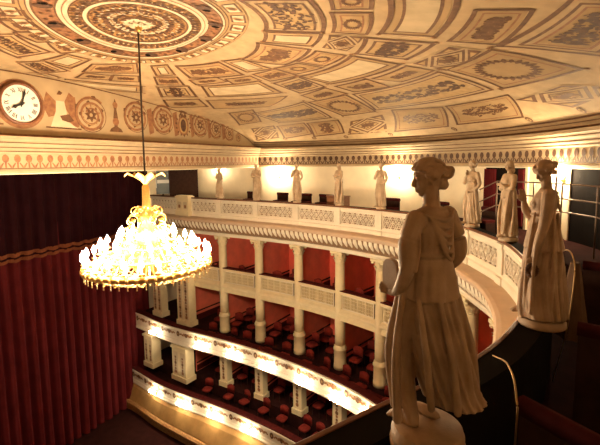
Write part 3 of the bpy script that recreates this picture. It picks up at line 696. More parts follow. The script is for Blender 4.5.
for i in range(1, 11):
    LB = ['', 'first', 'second', 'third', 'fourth', 'fifth', 'sixth', 'seventh', 'eighth', 'ninth', 'tenth']
    e = pier('box_pilaster', PS[i], R, .05, .5, .42, -12.25, -10.2, f'square painted pilaster of the lowest boxes, {LB[i]} counting from the wide pier by the stage')
    e['group'] = 'square pilasters between the two lit parapets'; e['category'] = 'pilaster'
pier('wide_pilaster', sE + .05, R, -.75, 1.15, .6, -12.25, -10.2, 'wide ornamented pier between the two lit parapets near the stage')
pier('wide_pilaster', R.near(17.6, 19.2), R, -.75, .8, .6, -12.25, -10.2, 'narrow ornamented pier beside the curtain between the lit parapets')

# ---------------------------------------------------------------- lit parapets
def lit_parapet(name, off, zt, zb, label, seed):
    e = empty(name, (*PC.at(PC.near(15.6, 8.3), off + .1), H + zb), 0, label, 'parapet'); L1 = PC.L - 1.5; h = zt - zb
    b = MB(); sweep(b, PC, .15, L1, [(off, zt - .10), (off - .04, zt - .05), (off - .02, zt), (off + .14, zt), (off + .14, zb), (off + .02, zb), (off - .04, zb + .05), (off - .06, zb + .12), (off - .02, zb + .17), (off + .01, zb + .24), (off - .015, zb + .28), (off + .015, zb + .32), (off + .02, zb + .45), (off, zt - .2)], 'white', .25); fb_ = b
    b = MB(); sweep(b, PC, .15, L1, rect(off + .0, off + .34, zt, zt + .06), 'velvetdark', .3); tag(child(b, 'armrest', e), 'dark red padded armrest')
    b = MB(); sweep(b, PC, .15, L1, rect(off + .10, off + .16, zb + .02, zt - .02), 'velvetdark', .3); child(b, 'inner_lining', e)
    b = fb_; a = .5; k = 0; zm = zt - .31 * h
    def poly(c, pts, m, o): b.add([(*PC.at(c + x, off - .006 - o), H + zm + z) for x, z in pts], [tuple(range(len(pts)))], m)
    while a < L1 - .5:
        E_ = lambda rx, rz, n=12: [(rx * math.cos(2 * PI * q / n), rz * math.sin(2 * PI * q / n)) for q in range(n)]
        if k % 2 == 0:
            poly(a, E_(.12, .16, 10), 'brown', .014); poly(a, E_(.05, .06, 8), 'panel', .018)
        else:
            for sx in (-1, 1):
                for q in range(6):
                    x = sx * (.07 + q * .075); rz = .10 * (1 - q * .11)
                    poly(a + x, [(p_[0], p_[1] + .03 * math.sin(q * 1.9 + seed)) for p_ in E_(.055, rz, 7)], 'russet' if q % 2 else 'ochre', .014 + .001 * q)
            poly(a, E_(.09, .13, 8), 'brown', .022)
        a += .72 if k % 2 else .62; k += 1
    child(b, 'fascia', e)
    return e
lit_parapet('box_parapet', 0, -9.12, -10.12, 'upper of the two lamp-lit cream parapets, with a dark red armrest', 0)
lit_parapet('box_parapet', -.46, -12.58, -13.48, 'lower lamp-lit cream parapet just above the stalls wall', 1)
# wall of the stalls under the lowest parapet and its base moulding
SWC = Curve([(16.1, 20.8), (15.95, 19.5), (15.5, 17.6), (15.2, 15), (14.9, 12.5), (14.5, 10), (13.8, 7.5), (12.6, 5.6), (11.4, 4.0), (9.6, 2.9), (7.3, 2.5), (5.0, 2.9), (3.2, 4.0), (2.0, 5.6), (1.2, 7.5), (.6, 10), (.2, 12.5)])
st = MB(); n = 60; rows = []
for i in range(n + 1):
    a = SWC.L * i / n; q = SWC.at(a); s = .15 + (PC.L * .84 - .15) * i / n; p = PC.at(PC.s[int(np.argmin(np.hypot(PC.p[:, 0] - q[0] - 1.0 * SWC.nrm(a)[0], PC.p[:, 1] - q[1] - 1.0 * SWC.nrm(a)[1])))], -.40)
    rows.append([(*q, H - 14.9), (*(q + SWC.nrm(a) * .12), H - 14.3), (*(q * .35 + p * .65), H - 13.6), (p[0], p[1], H - 13.40)])
st.grid(rows, 'lowwall'); tag(st.build('wall_right'), kind='structure')
b = MB(); sweep(b, SWC, .05, SWC.L - .05, [(-.02, -14.9), (-.06, -14.55), (-.10, -14.5), (-.10, -14.42), (.0, -14.36), (.14, -14.36), (.14, -14.9)], 'ochre', .4); tag(b.build('trim_4'), kind='structure')
st = MB(); st.box((7.3, 9.0, -.1), (27, 32, .2), 'carpet'); tag(st.build('floor'), kind='structure')
# stage-side walls closing the house
st = MB(); st.box((19.6, 21.1, 8.4), (3.6, .3, 16.8), 'plaster'); st.box((-5.0, 21.1, 8.4), (3.6, .3, 16.8), 'plaster'); st.box((7.3, 21.6, 8), (26, .2, 17), 'black'); tag(st.build('wall_front'), kind='structure')
st = MB(); st.box((7.3, 17.45, H + .95), (27.2, 7.4, .1), 'plaster'); tag(st.build('ceiling'), kind='structure')

# ---------------------------------------------------------------- stage curtain
cur = empty('stage_curtain', (7.3, 19.45, 0), 0, 'huge dark red pleated stage curtain filling the stage opening under the clock', 'curtain')
def drape(u0, u1, z0, z1, y0, amp, pitch, m, nz=10, hem=0.0, seed=1):
    b = MB(); n = int((u1 - u0) / .045); rg = random.Random(seed); rows = []; ph = [rg.uniform(0, 6) for _ in range(6)]
    for k in range(nz + 1):
        t = k / nz; z = z1 + (z0 - z1) * t; A = amp * (.75 + .45 * t); row = []
        for j in range(n + 1):
            u = u0 + (u1 - u0) * j / n; w = 2 * PI * u / pitch + .9 * math.sin(u * .9 + ph[0]) + .25 * math.sin(t * 3 + u * .3)
            y = A * (math.sin(w) + .35 * math.sin(2 * w + ph[1]) + .3 * math.sin(.37 * w + ph[2]))
            zz = z + (hem * math.sin(w * 1.0 + 1) if k == nz else 0); row.append((u - 7.3, y0 - 19.45 + y, zz))
        rows.append(row)
    b.grid(rows, m); return b
drape(-3.2, 18.2, .12, H + .6, 20.55, .15, .50, 'curtain', 8, .03).build('main_drape', cur, True)
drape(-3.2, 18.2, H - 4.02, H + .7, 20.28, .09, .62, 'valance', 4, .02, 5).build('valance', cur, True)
fb = drape(-3.2, 17.75, H - 4.18, H - 4.0, 20.25, .09, .62, 'fringe', 1, .02, 5); fb.build('fringe', cur, True)
fb = drape(-3.2, 17.75, H - 4.42, H - 4.26, 20.25, .09, .62, 'fringe', 1, .02, 5); fb.build('fringe', cur, True)
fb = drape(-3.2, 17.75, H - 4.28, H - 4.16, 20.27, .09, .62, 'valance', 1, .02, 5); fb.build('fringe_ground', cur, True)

# ---------------------------------------------------------------- sconces on the lit parapets
def sconce_proto():
    e = empty('wall_sconce', (0, 0, 0))
    b = MB(); b.ball((-.03, 0, 0), (.05, .09, .13), 'gold', 10, 8); b.build('backplate', e, True)
    b = MB()
    for k in (-1, 0, 1): b.tube([(-.03, 0, 0), (-.12, .09 * k, -.06), (-.24, .17 * k, -.04), (-.27, .19 * k, .03)], .014, 'gold', 6); b.lathe((-.27, .19 * k, .03), [(.02, 0), (.045, .02), (.05, .035)], 'gold', 8)
    b.build('arms', e, True)
    for k in (-1, 0, 1): b = MB(); b.ball((-.27, .19 * k, .115), (.082, .082, .09), 'globe', 8, 6); b.build('lamp_globe', e, True)
    return e
sc0 = sconce_proto(); used = False
pts = [(157, (16.55, 18.25), -9.85), (201, (16.27, 14.67), -9.85), (234, (16.13, 12.37), -9.85), (268, (15.94, 10.21), -9.85), (305, (15.68, 8.08), -9.85), (342, (15.25, 6.1), -9.85), (373, (14.45, 4.5), -9.85)]
wr = ['beside the stage curtain', 'second from the stage', 'third from the stage', 'fourth from the stage', 'fifth from the stage', 'sixth from the stage', 'seventh from the stage']
S_C = [PC.near(*p[1]) for p in pts]; S_C = S_C
for j, s in enumerate(S_C):
    c = sc0 if not used else copy_tree(sc0); used = True; p, ang = frame_at(PC, s, -.02, -9.86); c.location = p; c.rotation_euler = (0, 0, ang)
    tag(c, ('three-globe brass sconce on the upper lit parapet, ' + wr[j]) if j < 7 else f'three-globe brass sconce on the upper lit parapet, hidden below the gallery, number {ordn[j]}', 'wall lamp', 'sconces on the upper lit parapet')
pts = [(15.57, 17.98), (15.33, 15.68), (15.31, 13.4), (15.24, 11.11)]; S_D = [PC.near(u + .45, v) for u, v in pts]; S_D = S_D
for j, s in enumerate(S_D):
    c = copy_tree(sc0); p, ang = frame_at(PC, s, -.48, -13.12); c.location = p; c.rotation_euler = (0, 0, ang)
    tag(c, ('three-globe brass sconce on the lowest parapet, ' + wr[j]) if j < 4 else f'three-globe brass sconce on the lowest parapet, cut off below the photo, number {ordn[j]}', 'wall lamp', 'sconces on the lowest parapet')
# gallery wall lamps
def wall_lamp(u, v, z, label, r=.15):
    s = W.near(u, v); p, ang = frame_at(W, s, 0, z); e = empty('gallery_wall_lamp', p, ang, label, 'wall lamp', 'globe lamps on the gallery wall')
    b = MB(); b.lathe((0, 0, 0), [(.02, -.2), (.09, -.16), (.10, .0), (.03, .06)], 'gold', 12); b.tube([(-.02, 0, -.08), (-.2, 0, -.12), (-.26, 0, 0)], .02, 'gold', 8); b.build('bracket', e, True)
    b = MB(); b.ball((-.26, 0, .12), (r, r, r), 'wallglobe', 10, 8); b.build('lamp_globe', e, True)
wall_lamp(20.39, 12.11, -.72, 'glowing globe lamp on the gallery wall, beside the lunette corner')
wall_lamp(20.33, 5.21, -.66, 'glowing globe lamp on the gallery wall beside the large statue head')
wall_lamp(20.2, 16.2, -.36, 'added globe lamp, unseen behind the cornice, brightening the gallery wall beside the dark booth', .09)  # added lamp, kept out of view behind the cornice to brighten this wall
wall_lamp(15.1, -1.3, -.52, 'glowing globe lamp on the gallery wall behind the head of the statue looking down')

# ---------------------------------------------------------------- chairs in the boxes
def chair_proto():
    e = empty('box_chair', (0, 0, 0)); e.scale = (1.12, 1.12, 1.05)
    b = MB(); rows = []
    for z, k in ((.40, .92), (.42, 1.0), (.47, 1.0), (.50, .9)): rows.append([(.23 * k * math.copysign(abs(math.cos(t)) ** .6, math.cos(t)), .23 * k * math.copysign(abs(math.sin(t)) ** .6, math.sin(t)), z) for t in [2 * PI * q / 16 for q in range(16)]])
    b.grid(rows, 'velvet', closed_u=True); k = len(b.v) - 16; b.f.append(tuple(range(k, k + 16))); b.m.append(b.mi('velvet')); b.build('seat', e, True)
    b = MB(); rows = []
    for j in range(9):
        y = -.22 + .44 * j / 8; x = -.21 - .03 * (1 - (y / .22) ** 2); top = .96 - .08 * (y / .22) ** 2
        rows.append([(x + .035, y, .55), (x + .01, y, top), (x - .035, y, top), (x - .02, y, .55)])
    b.grid(rows, 'velvet', closed_u=True); b.build('backrest', e, True)
    b = MB()
    for x in (-.19, .19):
        for y in (-.19, .19): b_ = MB(); b_.tube([(x, y, 0), (x * .97, y * .97, .41)], .016, 'wood', 6); b_.build('leg', e)
    for y in (-.19, .19): b_ = MB(); b_.tube([(-.19, y, .4), (-.225, y * 1.05, .62)], .015, 'wood', 6); b_.build('back_post', e)
    return e
ch0 = chair_proto(); used = False
tiers = [('upper box tier', -6.56, R, [(.55, .30), (.62, .68), (1.4, .5)]), ('second box tier', -9.17, R, [(.35, .28), (.40, .72), (1.25, .34), (1.3, .74)]),
         ('walkway before the giant columns', -9.76, PC, [(.62, .3), (.60, .7)]), ('boxes behind the square pilasters', -12.25, R, [(.45, .3), (.5, .7), (1.3, .4), (1.35, .75)]), ('front row above the stalls', -12.95, PC, [(.42, .25), (.40, .68)])]
for tn, z, cv, spots in tiers:
    for i in ([0, 1, 2, 3, 4, 5, 8, 9] if z in (-6.56, -9.17) else range(6)):
        a, c = PS[i], PS[i + 1]
        for q, (off, f) in enumerate(spots):
            if i == 0 and f < .45: continue
            s = a + (c - a) * f; s = s if cv is R else PC.near(*R.at(s, -.9))
            o = ch0 if not used else copy_tree(ch0); used = True
            jit = rnd.uniform(-.12, .12); p, ang = frame_at(cv, s + jit, off + rnd.uniform(-.06, .06), z); o.location = (p[0], p[1], p[2] + .005); o.rotation_euler = (0, 0, ang + PI + rnd.uniform(-.35, .35))
            where = ['front, stage side', 'front, far side', 'rear, stage side', 'rear, far side'][q] if len(spots) == 4 else (['stage side', 'far side', 'rear'][q])
            tag(o, f'red velvet chair, {tn}, {ordn[i]} bay from the stage, {where}', 'chair', 'red chairs in the boxes')

# ---------------------------------------------------------------- chandelier
CX, CY = 7.3, 8.2; zt = zc(7.25, 8.1) - .2
ch = empty('chandelier', (CX, CY, H - 2.7), 0, 'great round gilt chandelier ringed with blazing candle lamps, hanging over the stalls', 'chandelier')
Z = lambda z: z + 2.7                                  # eye-relative height to the empty's frame
b = MB(); b.tube([(-.03, -.05, Z(zt)), (0, 0, Z(1.2)), (0, 0, Z(-.32))], .022, 'cord', 8); b.build('cord', ch)
b = MB(); b.lathe((0, 0, 0), [(.03, Z(-.34)), (.07, Z(-.42)), (.05, Z(-.5)), (.085, Z(-.56)), (.10, Z(-1.0)), (.12, Z(-1.08)), (.07, Z(-1.13)), (.13, Z(-1.2)), (.22, Z(-1.3)), (.14, Z(-1.42)), (.26, Z(-1.6)), (.30, Z(-1.85)), (.18, Z(-2.1)), (.30, Z(-2.35)), (.36, Z(-2.55)), (.20, Z(-2.75)), (.05, Z(-2.86)), (.07, Z(-2.92)), (.01, Z(-3.0))], 'gold', 24); b.build('stem', ch, True)
b = MB()
for j in range(6):
    t = 2 * PI * j / 6 + .3; c, s = math.cos(t), math.sin(t)
    rows = []
    for q in range(8):
        k = q / 7; r = .04 + .44 * k ** 1.2; z = Z(-.50) + .30 * k ** .7 - (.10 if q == 7 else 0); w = .11 * math.sin(PI * min(1, k * .85 + .12)) + .01
        rows.append([(r * c - w * s, r * s + w * c, z + .03), (r * c, r * s, z - .02), (r * c + w * s, r * s - w * c, z + .03)])
    b.grid(rows, 'gold')
b.build('crown', ch, True)
rg = random.Random(5)
# scrolling foliage of the body
for tier, (r0, z0, n, sc) in enumerate(((.16, -1.22, 8, .85), (.22, -1.45, 8, 1.1), (.30, -1.75, 10, 1.15), (.36, -2.1, 10, 1.1))):
    for j in range(n):
        t = 2 * PI * (j + .5 * (tier % 2)) / n; c, s = math.cos(t), math.sin(t); pts = []; b = MB()
        for q in range(15):
            g = q / 14 * 2.2 * PI; rr = .15 * sc * (1 - q / 20); x = r0 + .14 * sc + rr * math.cos(PI - g); z = z0 + rr * math.sin(PI - g) + .05; pts.append((x * c, x * s, Z(z)))
        b.tube(pts, .020 * sc, 'gold', 6, taper=.010)
        b.ball(((r0 + .15 * sc) * c, (r0 + .15 * sc) * s, Z(z0 + .04)), .04 * sc, 'gold', 6, 5); b.build('scroll', ch, True)
def hoop(mb, r, z, w, h, m, n=64):
    rows = [[(q * math.cos(2 * PI * j / n), q * math.sin(2 * PI * j / n), Z(zz)) for j in range(n)] for q, zz in ((r - w, z), (r, z - h), (r + w, z), (r, z + h))]; mb.grid(rows, m, closed_u=True, closed_v=True)
b = MB(); hoop(b, 1.50, -2.54, .05, .07, 'gold'); hoop(b, 1.42, -2.62, .03, .03, 'gold'); hoop(b, 1.12, -2.28, .035, .04, 'gold'); hoop(b, .66, -2.04, .03, .035, 'gold')
for j in range(48):
    t = 2 * PI * j / 48; b.ball((1.54 * math.cos(t), 1.54 * math.sin(t), Z(-2.56)), (.045, .045, .06), 'gold', 6, 5)
b.build('hoops', ch, True)
def candle_ring(n, r, z, r_in, z_in, ph):
    for j in range(n):
        t = 2 * PI * (j + ph) / n; c, s = math.cos(t), math.sin(t); a = MB(); pts = []
        for q in range(10):
            k = q / 9; rr = r_in + (r - r_in) * k; z_ = z_in + (z - .10 - z_in) * k - .22 * math.sin(PI * k) + .10 * math.sin(2 * PI * k); pts.append((rr * c, rr * s, Z(z_)))
        pts.append((r * c, r * s, Z(z))); a.tube(pts, .020, 'gold', 6, taper=.014)
        x = r + .0; a.lathe((r * c, r * s, Z(z)), [(.02, -.02), (.065, .02), (.07, .035), (.03, .035)], 'gold', 8)
        pp = [((r - .16 + .10 * math.cos(g)) * c, (r - .16 + .10 * math.cos(g)) * s, Z(z - .22 + .10 * math.sin(g))) for g in [q * .55 for q in range(10)]]; a.tube(pp, .012, 'gold', 5)
        ar = a.build('arm', ch, True)
        q_ = MB(); q_.lathe((r * c, r * s, Z(z + .03)), [(.024, 0), (.024, .13)], 'blank', 8); q_.build('candle', ar)
        q_ = MB(); rows = [[(r * c + w * math.cos(2 * PI * g / 8), r * s + w * math.sin(2 * PI * g / 8), Z(z + .16 + h)) for g in range(8)] for w, h in ((.016, 0), (.052, .03), (.060, .07), (.040, .13), (.004, .21))]; q_.grid(rows, 'fire', closed_u=True); q_.build('flame_bulb', ar, True)
candle_ring(26, 1.50, -2.44, .34, -2.45, 0); candle_ring(18, 1.12, -2.16, .3, -2.2, .5); candle_ring(10, .66, -1.92, .24, -2.0, .25)
for (r0, z0, r1, z1, n) in ((.66, -2.06, 1.12, -2.30, 20), (1.12, -2.32, 1.50, -2.54, 30), (.30, -2.86, 1.42, -2.64, 30)):
    for j in range(n):
        t = 2 * PI * j / n; c, s = math.cos(t), math.sin(t); b = MB()
        tp = []
        for q in range(25):
            k = q / 24; rr = r0 + (r1 - r0) * k; tp.append((rr * c, rr * s, Z(z0 + (z1 - z0) * k - .12 * math.sin(PI * k))))
        b.tube(tp, 0, 'crystal', 5, taper=[.006 if q % 3 == 0 else .024 for q in range(25)])
        b.build('bead_swag', ch, True)
for j in range(48):
    t = 2 * PI * j / 48; c, s = math.cos(t), math.sin(t); b = MB()
    for q in range(3): b.ball((1.50 * c, 1.50 * s, Z(-2.66 - .05 * q)), (.018, .018, .026), 'crystal', 5, 4)
    b.build('crystal_drop', ch, True)
# ---------------------------------------------------------------- statues
def loft(mb, lv, fold, m='marble', n=110, rows=90):
    z = [l[0] for l in lv]; ks = np.linspace(0, 1, len(lv)); kk = np.linspace(0, 1, rows); cols = []
    for c in range(6):
        y = np.interp(kk, ks, [l[c] for l in lv]); 
        for _ in range(10): y[1:-1] = .25 * y[:-2] + .5 * y[1:-1] + .25 * y[2:]
        cols.append(y)
    R_ = []
    for i in range(rows):
        zz, cx, cy, rx, ry, fa = [c[i] for c in cols]; row = []
        for j in range(n):
            t = 2 * PI * j / n; f = 1 + fa * fold(t, zz); row.append((cx + rx * f * math.cos(t), cy + ry * f * math.sin(t), zz + (.012 * fold(t, zz) if i in (0,) else 0)))
        R_.append(row)
    mb.grid(R_, m, closed_u=True); k = len(mb.v) - n * rows; q = mb.mi(m)
    mb.f.append(tuple(k + j for j in range(n))[::-1]); mb.m.append(q); mb.f.append(tuple(k + n * (rows - 1) + j for j in range(n))); mb.m.append(q)
def foldf(seed, k1=11, k2=23):
    rg = random.Random(seed); p = [rg.uniform(0, 6.28) for _ in range(6)]
    def f(t, z):
        w = t + .25 * math.sin(2 * t + p[0]) + .10 * math.sin(z * 5 + p[1]); a = abs(math.sin(k1 * w / 2 + p[2] + .8 * math.sin(z * 1.7))); b = abs(math.sin(k2 * w / 2 + p[3] + 1.1 * math.sin(z * 2.3 + p[4])))
        return 1.0 * (a ** .8 * 2 - 1.2) * .7 + .35 * (b * 2 - 1.1)
    return f
def arm(mb, pts, rad, m='marble'):
    P = catmull(pts, 6); r = np.interp(np.linspace(0, 1, len(P)), np.linspace(0, 1, len(rad)), rad); mb.tube([tuple(p) for p in P], 0, m, 12, taper=list(r))
    mb.ball(tuple(P[0]), r[0] * 1.02, m, 10, 8); mb.ball(tuple(P[-1]), r[-1] * 1.02, m, 10, 8)
def hand_(mb, w, d, side, m='marble', grip=.5):
    """w wrist, d palm direction, side: direction of the thumb"""
    w = Vector(w); d = Vector(d).normalized(); s_ = Vector(side).normalized(); nrm = d.cross(s_).normalized()
    rot = Matrix((s_, d, nrm)).transposed(); mb.ball(w + d * .045, (.040, .050, .020), m, 10, 8, rot)
    for k in range(4):
        L = (.070, .080, .076, .060)[k]; b0 = w + d * .075 + s_ * (.028 - .019 * k); b1 = b0 + d * L * .5 - nrm * L * .12 * grip; b2 = b1 + (d * (1 - grip) - nrm * grip).normalized() * L * .5
        mb.tube([b0 - d * .03, b0, b1, b2], .0095, m, 6); mb.ball(b2, .0095, m, 6, 5)
    t0 = w + d * .02 + s_ * .030; mb.tube([t0, t0 + (d + s_ * .9).normalized() * .035, t0 + (d * 1.4 + s_ * .6).normalized() * .065], .011, m, 6); mb.ball(t0 + (d * 1.4 + s_ * .6).normalized() * .065, .011, m, 6, 5)
def head_(mb, c, yaw, pitch, roll=0, style='bun', m='marble'):
    R3 = Matrix.Rotation(yaw, 3, 'Z') @ Matrix.Rotation(pitch, 3, 'Y') @ Matrix.Rotation(roll, 3, 'X'); c = Vector(c)
    T = lambda x, y, z: c + R3 @ Vector((x, y, z))
    def B(x, y, z, r): mb.ball(T(x, y, z), r, m, 12, 9, R3)
    B(-.005, 0, .02, (.088, .072, .090)); B(.028, 0, -.035, (.058, .052, .070)); B(.050, 0, -.088, (.024, .026, .020)); B(.055, 0, -.03, (.030, .045, .050))
    mb.tube([T(.080, 0, .022), T(.098, 0, -.012), T(.106, 0, -.030)], .010, m, 6, taper=.013); B(.100, 0, -.034, (.012, .015, .009))
    B(.080, 0, .036, (.016, .050, .012)); B(.082, 0, -.058, (.012, .021, .0065)); B(.080, 0, -.070, (.012, .018, .007))
    for s in (-1, 1): B(.074, s * .028, .012, (.011, .015, .009)); B(.064, s * .036, -.022, (.016, .018, .022)); B(-.005, s * .072, -.01, (.018, .008, .028))
    rg = random.Random(4)
    if style in ('bun', 'wreath'):
        for k in range(120):
            ph = rg.uniform(-2.6, 2.6) + PI; th = rg.uniform(.05, 1.75); x, y, z = .098 * math.sin(th) * math.cos(ph), .086 * math.sin(th) * math.sin(ph), .025 + .098 * math.cos(th)
            if x > .058 and z < .075: continue
            B(x * 1.04, y * 1.04, z, (.024, .019, .017))
        B(-.110, 0, .028, (.050, .046, .044)); B(-.128, .018, .040, (.03, .03, .03)); B(-.125, -.02, .014, (.03, .03, .03)); B(-.085, 0, -.045, (.035, .035, .035))
        n = 22                                         # braid round the head
        for j in range(n): t = 2 * PI * j / n; B(-.004 + .096 * math.cos(t), .084 * math.sin(t), .052 + .022 * math.cos(t), (.018, .018, .015))
        if style == 'wreath':
            for j in range(18): t = 2 * PI * j / 18; B(.096 * math.cos(t), .086 * math.sin(t), .085 + .015 * math.cos(t), (.022, .015, .02))
    else:
        B(-.02, 0, .03, (.098, .086, .096)); B(-.06, 0, -.05, (.06, .07, .08)); B(-.07, 0, -.12, (.05, .075, .07))
    return R3
def statue_mesh(name, P, voxel, m):
    b = MB(); f = foldf(P['seed'], P.get('k1', 11), P.get('k2', 23)); fs = foldf(P['seed'] + 9, 9, 17)
    fl = P.get('flare', .12); w = P.get('w', 1.0)
    hz = P.get('hem', .03); hw = P.get('hw', 1.0); gx, gy = P.get('flv', (-fl, 0))
    loft(b, [(hz, gx, gy, .225 * w * hw, .215 * w * hw, .13), (.26, gx * .8, gy * .8, .215 * w * hw, .205 * w * hw, .125), (.45, gx * .5, gy * .5, .20 * w, .195 * w, .11), (.75, gx * .2, gy * .2, .175 * w, .185 * w, .08), (.93, 0, 0, .155, .178, .04), (1.08, .0, 0, .118, .142, .03), (1.17, .005, 0, .112, .135, .02), (1.27, .012, 0, .130, .155, .02), (1.36, 0, 0, .118, .172, .01), (1.42, -.01, 0, .085, .150, 0), (1.455, -.012, 0, .055, .075, 0)], f, m)
    zb = P.get('over', .90)
    loft(b, [(zb, -.01, 0, .185 * w, .205 * w, .09), (zb + .08, -.005, 0, .175 * w, .198 * w, .06), (1.10, 0, 0, .140, .165, .03), (1.15, 0, 0, .121, .146, .0), (1.17, 0, 0, .119, .144, 0)], fs, m, rows=40)
    b.grid([[(.004 + rx * math.cos(2 * PI * j / 40), ry * math.sin(2 * PI * j / 40), z) for j in range(40)] for rx, ry, z in ((.118, .142, 1.155), (.134, .158, 1.165), (.134, .158, 1.180), (.118, .142, 1.190))], m, closed_u=True, closed_v=True)
    # bent free leg, feet
    s = P.get('leg', 1); fx = P.get('knee', .11); fo = P.get('foot', .06)
    arm(b, [(.03, s * .085, .92), (fx, s * .095, .55), (fx - .03, s * .09, .25), (fx + fo - .06, s * .09, .06)], [.10, .075, .06, .045], m)
    for sy, x in ((s, fx + fo), (-s, .06)):
        b.ball((x, sy * .09, .038), (.115, .042, .036), m, 12, 8); b.ball((x + .085, sy * .09, .026), (.045, .044, .024), m, 10, 8)
        for k in range(5): b.ball((x + .118 - .006 * abs(k - 1), sy * .09 + (k - 2) * .017 * -sy, .018), (.020, .010, .013), m, 6, 5)
    arm(b, [(-.012, 0, 1.42), (-.005, 0, 1.50), (.0, 0, 1.57)], [.062, .052, .052], m); b.ball((-.01, 0, 1.425), (.08, .155, .050), m, 16, 10)
    for s_ in (-1, 1): b.ball((.085, s_ * .068, 1.285), (.055, .058, .055), m, 12, 8); b.ball((-.015, s_ * .165, 1.39), (.066, .060, .064), m, 12, 8)
    for L in P['arms']:
        arm(b, L[0], L[1], m); w0 = Vector(L[0][-1]); d = (Vector(L[0][-1]) - Vector(L[0][-2])).normalized(); hand_(b, w0, L[2] if L[2] else d, L[3], m, P.get('grip', .5))
    for L in P.get('folds', []):
        arm(b, L[0], L[1], m)
    head_(b, (.015, 0, 1.64), P['hyaw'], P['hpitch'], P.get('hroll', 0), P.get('hair', 'bun'), m)
    o = bpy.data.objects.new('tmp', b.mesh('tmp')); COL.objects.link(o)
    md = o.modifiers.new('r', 'REMESH'); md.mode = 'VOXEL'; md.voxel_size = voxel; md.use_smooth_shade = True
    sm = o.modifiers.new('s', 'SMOOTH'); sm.factor = .5; sm.iterations = P.get('smooth', 2)
    dg = bpy.context.evaluated_depsgraph_get(); me = bpy.data.meshes.new_from_object(o.evaluated_get(dg)); me.name = name
    bpy.data.objects.remove(o); me.materials.clear(); me.materials.append(M[m])
    me.polygons.foreach_set('material_index', [0] * len(me.polygons)); me.polygons.foreach_set('use_smooth', [True] * len(me.polygons)); return me
def cape(n, z0, sag, y0, x0=-.10, r=.013):
    out = []
    for k in range(n):
        q = k / max(1, n - 1); pts = []
        for j in range(9):
            t = j / 8; y = (y0 - .01 * k) * (1 - 2 * t); pts.append((x0 + .03 - .045 * math.sin(PI * t) - .008 * k * math.sin(PI * t), y, z0 - .01 * k - sag * (.25 + q) * math.sin(PI * t)))
        out.append((pts, [r * .7, r, r * .7]))
    return out
def runfolds(lst): return [([(x0, y0, z0), ((x0 + x1) / 2 + dx, (y0 + y1) / 2 + dy, (z0 + z1) / 2), (x1, y1, z1)], [r * .7, r, r * 1.1]) for x0, y0, z0, x1, y1, z1, dx, dy, r in lst]
SA = dict(seed=3, flv=(-.12, -.15), hem=.19, hw=.90, w=.93, leg=1, knee=.12, foot=-.02, hyaw=.80, hpitch=.10, smooth=1, k1=15, k2=31,
    arms=[([(-.015, .175, 1.40), (.0, .225, 1.25), (-.01, .235, 1.12), (.04, .22, 1.00), (.11, .185, .925)], [.060, .058, .050, .042, .029], (.9, -.25, -.05), (0, -.3, 1)),
          ([(-.015, -.175, 1.40), (-.05, -.235, 1.24), (-.05, -.245, 1.12), (.06, -.23, 1.02), (.17, -.17, .99)], [.060, .058, .050, .042, .029], (1, .2, .1), (0, .3, 1))],
    folds=cape(6, 1.44, .19, .15) + runfolds([(-.03, .215, 1.36, .0, .275, 1.10, -.01, .015, .012), (.02, .205, 1.36, .03, .255, 1.12, .01, .01, .011), (-.06, .19, 1.34, -.06, .225, 1.10, -.01, .0, .011), (.12, .13, .95, .16, .12, .12, .03, .05, .030), (.05, .20, .95, .06, .22, .10, .0, .04, .028), (-.07, .20, .92, -.12, .12, .22, -.03, .03, .022), (-.15, .10, .90, -.24, .02, .21, -.02, .0, .022), (-.17, 0, .90, -.27, -.10, .20, -.02, 0, .022), (-.14, -.12, .9, -.24, -.21, .20, -.02, -.02, .022), (-.03, -.18, .9, -.10, -.28, .21, -.0, -.03, .022)]))
SB = dict(seed=8, flare=.03, w=1.06, leg=-1, knee=.10, hyaw=.45, hpitch=.45, smooth=1, k1=13, k2=29, over=.80,
    arms=[([(-.015, .175, 1.40), (.0, .215, 1.22), (.02, .225, 1.08), (.06, .21, .90), (.09, .19, .74)], [.068, .062, .054, .046, .030], (.3, -.05, -1), (1, .3, 0)),
          ([(-.01, -.175, 1.40), (.03, -.22, 1.20), (.08, -.21, 1.10), (.17, -.12, 1.20), (.20, -.06, 1.30)], [.068, .062, .054, .046, .030], (.2, .3, 1), (1, .2, 0))],
    folds=cape(5, 1.45, .15, .15) + runfolds([(.02, .20, 1.36, .10, .20, .10, .03, .04, .020), (-.06, .19, 1.36, -.08, .20, .12, -.02, .02, .020), (.10, .14, 1.2, .15, .10, .10, .03, .03, .02), (-.12, .10, 1.2, -.15, .12, .10, -.03, .02, .02), (-.12, -.05, 1.1, -.18, -.05, .1, -.03, 0, .02)]))
SC_ = dict(seed=21, flare=.02, w=.92, leg=1, knee=.10, hyaw=.1, hpitch=.12, smooth=1, k1=11, k2=23, hair='veil',
    arms=[([(-.01, .175, 1.39), (.03, .225, 1.22), (.06, .20, 1.13), (.15, .08, 1.17), (.165, -.01, 1.20)], [.068, .062, .054, .044, .030], (.1, -1, .1), (0, 0, 1)),
          ([(-.01, -.175, 1.39), (.03, -.225, 1.22), (.06, -.20, 1.11), (.15, -.08, 1.12), (.18, .02, 1.13)], [.068, .062, .054, .044, .030], (.1, 1, .1), (0, 0, 1))],
    folds=cape(4, 1.44, .14, .15) + runfolds([(.06, .18, 1.2, .15, .12, .12, .05, .06, .03), (.0, .19, 1.2, .02, .2, .12, .0, .06, .03), (.13, 0, 1.05, .20, .0, .1, .05, 0, .028)]))
